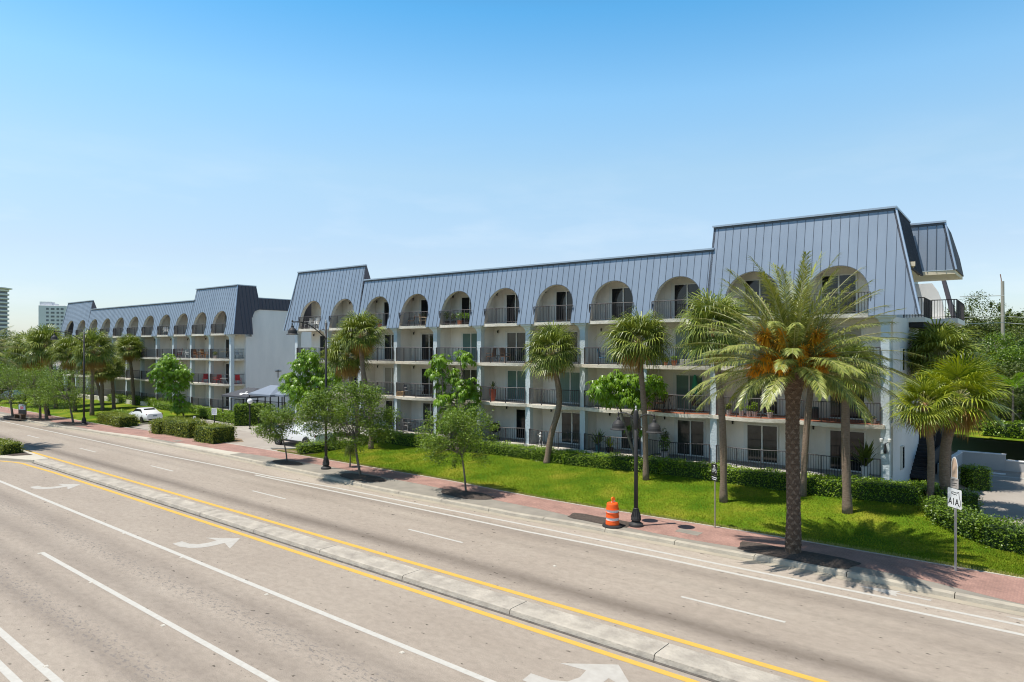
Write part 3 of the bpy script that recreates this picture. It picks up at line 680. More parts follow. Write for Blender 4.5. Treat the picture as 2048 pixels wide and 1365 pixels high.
def make_building(name, label, M, seed, right_end, doors, tile_bays):
    rr = random.Random(seed)
    root = thing(name, label, 'apartment building', M=M)
    L = NB * BAY; xl = -L
    # rear wall of the balconies, partitions, body and flat roof
    mb = MB()
    mb.box(xl, .0, 1.5, 1.75, .55, 9.25); mb.box(xl, 0, 1.5, 1.75, 9.28, 12.2)
    for i in range(1, NB): mb.box(-BAY * i - .10, -BAY * i + .10, .26, 1.495, .6, 9.1); mb.box(-BAY * i - .10, -BAY * i + .10, .26, 1.495, 9.32, 11.97)
    mb.build('wall', stucco, root)
    mb = MB(); mb.box(xl + .1, -.1, 1.76, 13.5, .2, 12.6); mb.box(xl + .2, -.2, .8, 13.4, 12.62, 12.9); mb.build('building_core', stucco_white, root)
    mb = MB(); mb.box(xl + .05, -.05, .42, 1.497, 11.98, 12.1); mb.build('ceiling', soffit_cream, root)
    # slabs
    for li, z in enumerate(FL):
        mb = MB(); k = .62 if li == 3 else 1.0
        for b in range(NB):
            x0 = -BAY * (b + 1)
            if li < 3: us = [i / 14 for i in range(15)]
            else: a0 = (BAY / 2 - AR - .12) / BAY; us = [a0 + (1 - 2 * a0) * i / 14 for i in range(15)]
            e = [(x0 + u * BAY, -.19 - k * bow(u)) for u in us]
            ed = mb
            poly = e + [(x0 + us[-1] * BAY, -.0), (x0 + us[0] * BAY, -.0)]
            mb.prism(poly, z - (.20 if li else .55), z)
        mb.box(xl - .1, .12, .0, 1.49, z - (.20 if li else .55), z - .001)
        if li == 3: mb.box(xl - .2, .2, -.24, -.002, z - .19, z - .11)
        mb.build('balcony_slab', slab_m, root)
        mb = MB()
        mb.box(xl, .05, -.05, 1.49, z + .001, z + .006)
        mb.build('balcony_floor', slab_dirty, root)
    for (b, li) in tile_bays:
        mb = MB(); x0 = -BAY * (b + 1); us = [i / 14 for i in range(15)]
        mb.prism([(x0 + .1 + u * (BAY - .2), -.15 - bow(u)) for u in us] + [(x0 + BAY - .15, 1.45), (x0 + .15, 1.45)], FL[li] + .007, FL[li] + .022)
        mb.build('floor_tiles', tile_m, root)
    for i in range(NB + 1):
        o = link('column', COL, root); o.location = (-BAY * i, 0, 0)
    for b in range(NB):
        x0 = -BAY * (b + 1)
        for li, z in enumerate(FL):
            o = link('railing', RAIL4 if li == 3 else RAIL, root); o.location = (x0, 0, z)
            off, kind = doors.get((b, li), (1.27 if li else 1.42, rr.choice('ddddbbcw')))
            if off is not None:
                d = link('sliding_door', DF, root); d.location = (x0 + off, 1.497, z + .04)
                for q in PANES[kind]: link('pane', q, d)
            if rr.random() < .75:
                o = link('wall_lamp', WL, root); o.location = (x0 + (off or 2) - .75, 1.5, z + 2.2)
    # side balustrades at both open ends
    for xs in (0.0, xl):
        for z in FL[:3]:
            mb = MB(); mb.tube([(xs, .2, z + 1.05), (xs, 1.5, z + 1.05)], .022, 4); mb.tube([(xs, .2, z + .1), (xs, 1.5, z + .1)], .014, 4)
            for k in range(10): y = .27 + k * .13; mb.box(xs - .009, xs + .009, y - .009, y + .009, z + .1, z + 1.05)
            mb.build('railing', rail_m, root)
    r1, r2 = -2 * BAY - .25, -9 * BAY + .1
    cs = [-BAY * (b + .5) for b in range(NB)]
    mansard(root, r2 - .05, r1 + .05, ZM, 0, 0, cs[2:9], None, None)
    mansard(root, -48.35, r2, ZT, .55, .28, cs[9:], 'full', 'thin')
    if right_end == 'flared':
        mansard(root, r1 - .16, 1.5, ZT, .12, 1.15, cs[:2], 'thin', 'leg', 11.55)
    else:
        mansard(root, r1 - .16, 1.25, ZT, .12, 1.2, cs[:2], 'thin', 'short')
    return root

mA = FA.M.copy(); mB_ = FB.M.copy() @ Matrix.Translation((0, 0, -.12))
doorsA = {(0, 0): (1.4, 'd'), (1, 0): (1.32, 'b'), (2, 0): (1.4, 'b'), (3, 0): (1.9, 'b'), (4, 0): (1.64, 'b'), (5, 0): (2.08, 'd'), (0, 1): (1.4, 'd'), (1, 1): (1.35, 'b'), (2, 1): (1.32, 'c'),
          (3, 1): (1.5, 'c'), (4, 1): (1.5, 'c'), (5, 1): (1.3, 'c'), (6, 2): (1.3, 'c'), (9, 2): (1.3, 'c'), (10, 3): (None, 'd'), (9, 3): (None, 'd'), (0, 3): (1.0, 'd')}
doorsA.update({(k, 3): (1.2, 'd') for k in range(1, 9)})
near = make_building('apartment_building', 'long white four-storey block nearer the camera, blue arched mansard roof, fronted by the green lawn', mA, 3, 'flared', doorsA, [(0, 1), (1, 1), (2, 1)])
far = make_building('apartment_building', 'matching white four-storey block with blue arched mansard farther down the road, behind the white sedan', mB_, 8, 'straight', {(0, 0): (.5, 'd'), (0, 1): (.5, 'd'), (0, 2): (.5, 'd'), (0, 3): (.4, 'd'), (1, 3): (None, 'd'), (1, 1): (None, 'd'), (1, 0): (None, 'd')}, [])

# --- right-hand end of the near building
mb = MB()   # rounded white end wall
ring = []
prof = [(-.02, 1.5), (.12, 1.5), (.20, 2.4), (.38, 4.0), (.52, 6.0), (.58, 7.6), (.50, 8.3), (.2, 8.8), (-.3, 9.0), (-.6, 9.0), (-.6, 1.76), (-.02, 1.76)]
mb.prism(prof, .5, 9.19); mb.build('end_wall', stucco_white, near)
mb = MB(); mb.box(-2.0, -.35, 1.76, 12.5, 9.2, 11.95); mb.box(-.36, -.2, 7, 7.2, 9.3, 12); mb.build('end_wall', stucco_white, near)
for (y, z) in ((3.2, 7.0), (3.2, 1.9 + .0), (3.2, 4.3)):
    mb = MB(); mb.box(.10, .37, y - .33, y + .33, z - .6, z + .62); f_ = mb.build('window', frame_m, near)
    mb = MB(); mb.box(.35, .38, y - .27, y - .02, z - .54, z + .56); mb.box(.35, .38, y + .03, y + .27, z - .54, z + .56); mb.build('pane', glass_m, f_)
mb = MB(); mb.box(-.36, -.30, 8.0, 8.6, 10.2, 11.2); f_ = mb.build('window', frame_m, near); mb = MB(); mb.box(-.31, -.28, 8.08, 8.52, 10.28, 11.12); mb.build('pane', glass_m, f_)
# rear roof piece over the walkway
mb = MB()
y0 = 5.75; zt, zb = 14.42, 11.8
f = lambda x, z, o=0: (x, y0 + .35 * (z - zb) / (zt - zb) + o, z)
mb.add([f(-1, zb), f(2.5, zb), f(1.97, zt), f(-1, zt)], [(0, 1, 2, 3)], 0)
x = -.6
for k in range(8):
    x = -.55 + k * .427; zh = zt if x < 1.97 else zb + (zt - zb) * (2.5 - x) / .53
    if x < 2.4: mb.loft([[f(x - .014, zb, -.001), f(x - .014, zb, -.04), f(x + .014, zb, -.04), f(x + .014, zb, -.001)], [f(x - .014, zh, -.001), f(x - .014, zh, -.04), f(x + .014, zh, -.04), f(x + .014, zh, -.001)]], 1)
mb.tube([f(2.5, zb, -.02), f(1.97, zt, -.02)], .055, 5, 2)
mb.box(-1, 2.03, y0 + .22, y0 + .42, zt - .01, zt + .09, 2); mb.box(-1, 1.93, y0 + .29, y0 + .36, zt - .12, zt - .012, 1)  # dark strip below the cap painted in for its shadow gap
side = [(y0, 2.5, zb), (y0 + 4.0, 2.6, zb - .05), (y0 + 4.1, 2.4, 12.8), (y0 + 4.1, 2.1, 13.9), (y0 + 3.9, 1.99, zt - .1), (y0 + .35, 1.97, zt)]
mb.add([(x, y, z) for y, x, z in side], [tuple(range(6))[::-1]], 3); mb.add([(x - .14, y, z) for y, x, z in side], [tuple(range(6))], 3)
mb.add([(x, y, z) for y, x, z in side] + [(x - .14, y, z) for y, x, z in side], [(i, (i + 1) % 6, 6 + (i + 1) % 6, 6 + i) for i in range(6)], 3)
mb.build('mansard_roof', [roof_m, seam_m, cap_m, roofside_shade_m], near)
mb = MB(); mb.prism([(-.4, .5), (1.2, .5), (.85, 2.2), (.75, y0), (2.44, y0 + .05), (2.54, y0 + 4.0), (-.4, y0 + 4.1)], zb - .22, zb - .01); mb.build('soffit', soffit_m, near)
# dark rear leg of the far gable, walkway slab and its balustrade
mb = MB(); mb.loft([[(1.22, 12.2, 12.1), (1.42, 12.2, 12.1), (1.42, 13.0, 12.1), (1.22, 13.0, 12.1)], [(1.85, 12.0, 9.3), (2.1, 12.0, 9.3), (2.1, 12.9, 9.3), (1.85, 12.9, 9.3)]]); mb.build('roof_leg', roofside_shade_m, near)
mb = MB(); mb.box(1.15, 2.45, 7.6, 13.2, 9.0, 9.27); mb.box(-.3, 1.2, 4.6, 12.6, 9.0, 9.25); mb.build('walkway_slab', stucco_white, near)
mb = MB(); pw = [(-1, 9.28), (1.55, 9.28), (1.42, 10.3), (1.15, 11.1), (.85, 11.6), (-1, 11.6)]
mb.add([(x, 11.6, z) for x, z in pw] + [(x, 11.8, z) for x, z in pw], [tuple(range(6)), tuple(range(11, 5, -1))] + [(i, (i + 1) % 6, 6 + (i + 1) % 6, 6 + i) for i in range(6)]); mb.build('rear_wall', stucco_white, near)
mb = MB()
def railrun(mb, a, b, z, h=1.05, step=.13, post=8):
    a, b = Vector(a), Vector(b); n = max(1, int((b - a).length / step))
    for zz, r in ((z + h, .025), (z + .09, .016)): mb.tube([(a[0], a[1], zz), (b[0], b[1], zz)], r, 4)
    for i in range(n + 1):
        p = a.lerp(b, i / n); r = .03 if i % post == 0 else .011; mb.box(p[0] - r, p[0] + r, p[1] - r, p[1] + r, z, z + h)
railrun(mb, (1.2, 7.7), (2.4, 7.7), 9.27); railrun(mb, (2.4, 7.7), (2.4, 13.0), 9.27); railrun(mb, (1.15, 4.7), (1.15, 7.7), 9.25); railrun(mb, (.2, 4.7), (1.15, 4.7), 9.25)
mb.build('railing', rail_m, near)
mb = MB(); mb.box(.15, 1.1, 4.7, 12.5, 8.72, 8.98); 
for k in range(16): mb.box(.25, 1.35, 4.9 + k * .29, 5.25 + k * .29, .62 + k * .17, .80 + k * .17)
mb.box(1.35, 1.45, 5.2, 9.6, .6, 1.9); mb.box(-.3, 1.5, 9.7, 9.9, .5, 9.0)
mb.build('staircase', mat('stair_void_shade', (.028, .027, .03), .8), near)  # near-black colour paints the stair void's shade onto steps and back panel
# far building: blank rendered end wall with rounded shoulder and dark roof strip
mb = MB()
pf = [(1.52, .5), (15, .5), (15, 12.0), (3.05, 12.0), (2.62, 11.86), (2.34, 11.5), (2.25, 11.0), (2.22, 9.0), (1.52, 9.0)]
mb.add([(.28, y, z) for y, z in pf] + [(-.6, y, z) for y, z in pf], [tuple(range(9)), tuple(range(17, 8, -1))] + [(i, 9 + i, 9 + (i + 1) % 9, (i + 1) % 9) for i in range(9)]); mb.build('end_wall', stucco_white, far)
mb = MB(); mb.add([(.38, 5.0, 12.01), (.38, 15, 12.01), (.10, 15, 13.25), (.10, 5.0, 13.25)], [(0, 1, 2, 3)], 0); mb.add([(.38, 2.9, 12.01), (.38, 5.0, 12.01), (.10, 5.0, 13.25), (.10, 2.9, 13.25)], [(0, 1, 2, 3)], 0)
mb.box(-.3, .14, 2.9, 15, 13.25, 13.33, 1); mb.box(-.6, .38, 2.9, 15, 11.98, 12.03, 0)
y = 3.1
while y < 15: mb.loft([[(.385, y - .014, 12.02), (.42, y - .014, 12.02), (.42, y + .014, 12.02), (.385, y + .014, 12.02)], [(.105, y - .014, 13.24), (.14, y - .014, 13.24), (.14, y + .014, 13.24), (.105, y + .014, 13.24)]], 2); y += .427
mb.build('mansard_roof', [roofside_shade_m, cap_m, seam_m], far)
mb = MB(); mb.box(.29, .34, 5.4, 5.46, 4.4, 5.3); mb.box(.29, .40, 5.1, 5.8, 5.1, 5.18); mb.build('wall_bracket', lampm, far)
mb = MB(); mb.box(-.20, .45, -.22, -.19, 2.52, 2.55); 
# flood lights on the end column
mb = MB()
for s_, yy in ((-1, -.28), (1, -.2)):
    mb.lathe([(.03, 0), (.07, .05), (.08, .17), (.07, .2)], 10, (s_ * .17 + .03, yy, 3.02), 0)
mb.tube([(.03, -.16, 2.9), (.03, -.28, 2.98), (.15, -.25, 3.05)], .02, 5, 1); mb.lathe([(.05, 0), (.07, .1), (.045, .42), (.02, .5)], 8, (.02, -.24, 2.5), 1)
mb.build('flood_light', [white_plastic, lampm], near)
# ---------------------------------------------------------------- vegetation
def leaf_quads(r, P, ln, wd, up=.45, droop=0.0, jitter=.25):
    """one pointed leaf (a rhombus folded from 4 corners) at every point"""
    n = len(P); d = r.normal(size=(n, 3)); d[:, 2] *= .6; d[:, 2] -= droop; d /= np.linalg.norm(d, axis=1)[:, None]
    nn = r.normal(size=(n, 3)); nn[:, 2] = np.abs(nn[:, 2]) + up * 2; s = np.cross(d, nn); s /= np.linalg.norm(s, axis=1)[:, None] + 1e-9
    L = ln * r.uniform(1 - jitter, 1 + jitter, (n, 1)); W = wd * r.uniform(1 - jitter, 1 + jitter, (n, 1))
    V = np.stack([P - d * L / 2, P + s * W / 2, P + d * L / 2, P - s * W / 2], 1); return V
def tube_mesh(mb, pts, r0, r1, n=7, mi=0):
    k = len(pts); mb.tube(pts, [r0 + (r1 - r0) * i / (k - 1) for i in range(k)], n, mi)
def bend(a, b, r, amt, k=5):
    a, b = Vector(a), Vector(b); L = (b - a).length; off = Vector((r.uniform(-1, 1), r.uniform(-1, 1), r.uniform(-.3, .6))) * L * amt
    return [a.lerp(b, t) + off * (4 * t * (1 - t)) for t in [i / (k - 1) for i in range(k)]]
def leafy_tree(name, label, cat, loc, h_trunk, cc, rad, nblob, nleaf, ln, wd, lm, seed, tr=.06, lean=(0, 0), blob=.38, group=None, droop=.1, bm=None, spiky=0, hollow=.55, multi=1, flat=1.0):
    """loc base; cc crown centre relative to base; rad (rx, ry, rz); built from many leaf clumps on real limbs"""
    rr = random.Random(seed); r = np.random.default_rng(seed)
    root = thing(name, label, cat, loc, group=group); mb = MB()
    forks = []
    for m_ in range(multi):
        o = Vector((rr.uniform(-.12, .12), rr.uniform(-.12, .12), 0)) * (multi > 1) * 2
        top = Vector((lean[0] + (rr.uniform(-.3, .3) if multi > 1 else 0), lean[1], h_trunk)); pts = bend(Vector((0, 0, -.1)) + o, top, rr, .03, 7)
        tube_mesh(mb, pts, tr * 1.15 / (multi ** .3), tr * .8 / (multi ** .3), 9); forks.append(top)
    cen = []; cc = Vector(cc); tries = 0
    while len(cen) < nblob and tries < 4000:
        tries += 1
        p = Vector((rr.uniform(-1, 1), rr.uniform(-1, 1), rr.uniform(-1, 1)))
        if p.length > 1 or p.length < hollow * rr.random(): continue
        q = Vector((p.x * rad[0], p.y * rad[1], p.z * rad[2])) + cc
        cen.append((q, rr.uniform(.7, 1.25) * blob * (sum(rad) / 3)))
    inner = [cc + Vector((rr.uniform(-.3, .3) * rad[0], rr.uniform(-.3, .3) * rad[1], rr.uniform(-.5, .1) * rad[2])) for _ in range(max(3, nblob // 5))]
    for q in inner: tube_mesh(mb, bend(forks[rr.randrange(len(forks))], q, rr, .1), tr * .55, tr * .3, 6)
    V = []
    wsum = sum(b * b for _, b in cen)
    for q, b in cen:
        a = min(inner, key=lambda s: (s - q).length); tube_mesh(mb, bend(a, q, rr, .12, 4), tr * .26, tr * .08, 5)
        n = max(8, int(nleaf * b * b / wsum)); u = r.normal(size=(n, 3)); u /= np.linalg.norm(u, axis=1)[:, None]
        rad_ = b * np.clip(r.normal(.82, .26, (n, 1)), .1, 1.45); P = np.array(q)[None] + u * rad_ * np.array([1, 1, .72 * flat])
        V.append(leaf_quads(r, P, ln, wd, droop=droop))
    for _ in range(spiky):     # loose twigs that stick out of the outline
        p = Vector((rr.gauss(0, 1), rr.gauss(0, 1), rr.gauss(.35, .8))).normalized(); a = Vector((p.x * rad[0], p.y * rad[1], p.z * rad[2])) * .8 + cc
        e = a + Vector((p.x * .5, p.y * .5, p.z * .5 + .15)) * rr.uniform(.5, 1.2); tube_mesh(mb, [a, a.lerp(e, .5) + Vector((0, 0, .05)), e], tr * .1, tr * .04, 4)
        n = int(nleaf / 260) + 10; t = r.uniform(0, 1.05, (n, 1)); P = np.array(a)[None] * (1 - t) + np.array(e)[None] * t + r.normal(0, .07, (n, 3)); V.append(leaf_quads(r, P, ln, wd, droop=droop))
    mb.build('trunk', bm or bark, root, smooth=True)
    link('crown', npmesh('crown', np.concatenate(V), 4, lm), root)
    return root

# --- cabbage palms
def fan_crown(seed, nleaf=40, R=1.75, dead=5, stiff=0.0, blade=.78, ns=28):
    rr = random.Random(seed); V3 = []; MI = []; mbp = MB()
    for i in range(nleaf + dead):
        isdead = i >= nleaf
        az_ = i * 2.39996 + rr.uniform(-.25, .25)
        el = (math.radians(82) - math.radians(118) * ((i + .5) / nleaf) ** .85) if not isdead else math.radians(rr.uniform(-78, -52))
        el += rr.uniform(-.10, .10)
        d = Vector((math.cos(az_) * math.cos(el), math.sin(az_) * math.cos(el), math.sin(el)))
        pl = R * rr.uniform(.46, .60) * (1.0 if not isdead else .6)
        hub = Vector((0, 0, 0)) + d * pl + Vector((0, 0, -.10 * pl)); base = Vector((0, 0, -.15)) + d * .1
        mbp.tube([base, base.lerp(hub, .5) + Vector((0, 0, .06)), hub], [.022, .016, .011], 4)
        side = d.cross(Vector((0, 0, 1)));  side = side.normalized() if side.length > .05 else Vector((1, 0, 0))
        nrm = side.cross(d).normalized(); roll = rr.uniform(-.5, .5)
        side = (Matrix.Rotation(roll, 3, d) @ side); nrm = (Matrix.Rotation(roll, 3, d) @ nrm)
        BL = R * blade * rr.uniform(.85, 1.1)
        for k in range(ns):
            t = (k + .5) / ns * 2 - 1; a = t * math.radians(128 if not isdead else 80)
            g = (d * math.cos(a) + side * math.sin(a)); g = (g + nrm * (-.25 * abs(t) - .08)).normalized()
            LL = BL * (1 - .30 * abs(t)) * rr.uniform(.88, 1.08); w = .036 * R / 1.75 * 26 / ns
            wd = g.cross(nrm).normalized() * w
            p0 = hub; p1 = hub + g * LL * .5; gd = (g + Vector((0, 0, (-.34 - .28 * rr.random()) * (1 - stiff)))).normalized(); p2 = p1 + gd * LL * .28; gd2 = (gd + Vector((0, 0, (-.95 - .4 * rr.random()) * (1 - stiff)))).normalized(); p3 = p2 + gd2 * LL * .26
            V3.append([p0 - wd * .25, p0 + wd * .25, p1 + wd, p1 - wd]); V3.append([p1 - wd, p1 + wd, p2 + wd * .65, p2 - wd * .65]); V3.append([p2 - wd * .65, p2 + wd * .65, p3 + wd * .08, p3 - wd * .08])
            q = 1 if isdead or (el < math.radians(-22) and rr.random() < .18) else 0
            MI += [q, q, q]
    return np.array([[tuple(p) for p in f] for f in V3]), MI, mbp
def palm_assets(seed, **k):
    lm = k.pop('lm', leaf_palm); V, MI, mbp = fan_crown(seed, **k); me = npmesh('crown', V, 4, [lm, leaf_dead], MI); st = me_of(mbp, 'leaf_stems', rachis_m); return me, st
CROWNS = [palm_assets(21, nleaf=46, dead=4), palm_assets(33, nleaf=44, dead=6), palm_assets(57, nleaf=40, dead=12)]
CROWN_Y = palm_assets(77, nleaf=33, dead=6, R=1.85, lm=leaf_palm_y, stiff=.42, ns=30)
def palm_trunk(mb, pts, r0, r1, n=12, sub=5):
    P = [Vector(p) for p in pts]; C = []
    m = len(P)
    for i in range(m - 1):
        a, b, c, d = P[max(i - 1, 0)], P[i], P[i + 1], P[min(i + 2, m - 1)]
        for j in range(sub):
            t = j / sub; C.append(.5 * ((2 * b) + (c - a) * t + (2 * a - 5 * b + 4 * c - d) * t * t + (3 * b - a - 3 * c + d) * t ** 3))
    C.append(P[-1]); k = len(C); rad = [(r0 + (r1 - r0) * i / (k - 1)) * (1 + .05 * math.sin(i * 2.4)) * (1.25 - .25 * min(1, i / 2)) for i in range(k)]
    mb.tube(C, rad, n)
def cabbage_palm(label, base, top, group, var=0, rz=0.0, mid=None, r0=.17, r1=.14, s=1.0, me=None, up=.35):
    """base (x,y,z) foot, top (x,y,z) crown centre in world space"""
    root = thing('cabbage_palm', label, 'palm tree', base, group=group)
    b = Vector(base); t = Vector(top) - b; pts = [Vector((0, 0, -.12))] + [Vector(m) - b for m in (mid or [])] + [t - Vector((0, 0, up))]
    if not mid: pts.insert(1, Vector((t.x * .35, t.y * .35, t.z * .5)))
    mb = MB(); palm_trunk(mb, pts, r0, r1); mb.build('trunk', palmbark, root, smooth=True)
    mb = MB(); palm_trunk(mb, [t - Vector((0, 0, .95)), t - Vector((0, 0, .5)), t + Vector((0, 0, .05))], r1 * 1.12, r1 * .9); mb.build('upper_trunk', palm_new, root, smooth=True)
    cme, st = me or CROWNS[var]
    o = link('crown', cme, root); tl = (.14 * math.sin(rz * 3.1 + s), .14 * math.cos(rz * 2.3), rz); sc3 = (s * (1 + .07 * math.sin(rz * 5)), s, s * (1 + .10 * math.cos(rz * 4))); o.location = t; o.rotation_euler = tl; o.scale = sc3
    o = link('leaf_stems', st, root); o.location = t; o.rotation_euler = tl; o.scale = sc3
    return root
def P3(px, py, z): x, y = gp(px, py, z); return (x, y, z)
def lawnpt(px, py):
    z = .4
    for _ in range(12):
        x, y = gp(px, py, z); z = lawn_z(x, y)
    return (x, y, z)
def at_depth(px, py, Y): return ((px - 1024) / F * Y, Y, CAM_H - (py - 697) / F * Y)
GP_A = 'cabbage palms on the near lawn'
b = lawnpt(1292, 960); cabbage_palm('leaning round-headed fan palm right behind the short double-armed lamp post', b, at_depth(1277, 682, b[1] + .3), GP_A, 0, .4, mid=[at_depth(1289, 830, b[1])], r0=.15, r1=.15)
b = lawnpt(1093, 926); cabbage_palm('round-headed fan palm with an S-curved trunk, left of the double-armed lamp', b, at_depth(1104, 702, b[1]), GP_A, 1, 1.9, mid=[at_depth(1102, 872, b[1]), at_depth(1119, 800, b[1])], r0=.19, r1=.17, s=.98)
b = lawnpt(1447, 1004); cabbage_palm('straight fan palm behind the small black sign, head tangled in the left date palm fronds', b, at_depth(1428, 655, b[1] + .3), GP_A, 0, 3.1, mid=[at_depth(1445, 850, b[1])], r0=.165, r1=.16, s=1.0)
b = lawnpt(1605, 992); cabbage_palm('fan palm directly behind the date palm, mostly its slanting grey trunk showing', b, at_depth(1627, 715, b[1] + .4), GP_A, 1, .2, mid=[at_depth(1613, 860, b[1])], r0=.15, r1=.15, s=.85)
b = lawnpt(1695, 1026); cabbage_palm('straight fan palm just right of the date palm trunk, head under its fronds', b, at_depth(1692, 738, b[1]), GP_A, 0, 5.1, mid=[at_depth(1691, 880, b[1])], r0=.185, r1=.16, s=.8)
b = lawnpt(1860, 1008); cabbage_palm('slim pale fan palm with yellow-green head at the right end of the lawn hedge', b, at_depth(1850, 808, b[1] - .3), GP_A, 0, 1.0, mid=[at_depth(1862, 900, b[1])], r0=.15, r1=.14, s=.78, me=CROWN_Y)
b = P3(1893, 1016, .45); cabbage_palm('stout fan palm with the broad bright yellow-green head above the white road sign', b, at_depth(1918, 790, b[1]), GP_A, 0, 2.2, mid=[at_depth(1890, 900, b[1])], r0=.21, r1=.20, s=1.06, me=CROWN_Y)
b = (23.2, 36.3, .5); cabbage_palm('fan palm behind the corner of the white end wall, head below the rear walkway', b, at_depth(1880, 712, 36.3), GP_A, 1, 4.0, r0=.2, r1=.18, s=1.18)
b = lawnpt(742, 898); cabbage_palm('tall full-headed fan palm, right of the leaning pair behind the single-armed lamp', b, at_depth(722, 668, b[1] + .5), GP_A, 1, .9, mid=[at_depth(741, 830, b[1]), at_depth(726, 740, b[1] + .3)], r0=.17, r1=.17, s=1.06)
b = lawnpt(716, 888); cabbage_palm('fan palm with a skirt of brown dry leaves, lower left head of the leaning pair', b, at_depth(693, 708, b[1] + .9), GP_A, 2, 2.9, mid=[at_depth(713, 810, b[1])], r0=.17, r1=.17, s=1.02)
GP_B = 'cabbage palms in front of the far building'
def farpalm(px, py, cx, cy, var, s, label):
    X, Y = gp(px, py, .3); cabbage_palm(label, (X, Y, .25), at_depth(cx, cy, Y), GP_B, var, px * .7, r0=.2, r1=.17, s=s)
farpalm(268, 814, 258, 697, 0, 1.12, 'rightmost of the far fan palms, its head against the arches left of the umbrella tree')
farpalm(228, 820, 222, 735, 1, 1.0, 'low-headed far fan palm with brownish trunk just left of the white sedan hedge')
farpalm(205, 822, 203, 742, 0, .9, 'shorter dark far fan palm right of the tall left lamp post')
farpalm(184, 830, 186, 700, 2, 1.25, 'far fan palm whose head rises right beside the left lamp post under the roof eave')
farpalm(150, 822, 140, 705, 1, 1.2, 'far fan palm left of the left lamp post, head below the end of the roof')
farpalm(112, 816, 92, 690, 0, 1.35, 'tall far fan palm below the white slab tower')
farpalm(72, 812, 62, 702, 1, 1.5, 'far fan palm near the left edge, wide head over the street trees')
farpalm(205, 812, 176, 722, 2, 1.1, 'far fan palm half hidden between two others behind the lamp post')
# leaning stub trunk at the left kerb
mb = MB(); palm_trunk(mb, [(0, 0, -.05), (-.05, 0, .7), (-.22, 0, 1.7)], .16, .13); mb.lathe([(.16, 0), (.2, .08), (.05, .1)], 10, (-.22, 0, 1.66))
X, Y = gp(93, 838, .16); o = mb.build('palm_stump', palmbark, None, Matrix.Translation((X, Y, .16))); tag(o, 'bare leaning palm stump without leaves between two street trees at far left', 'palm stump')

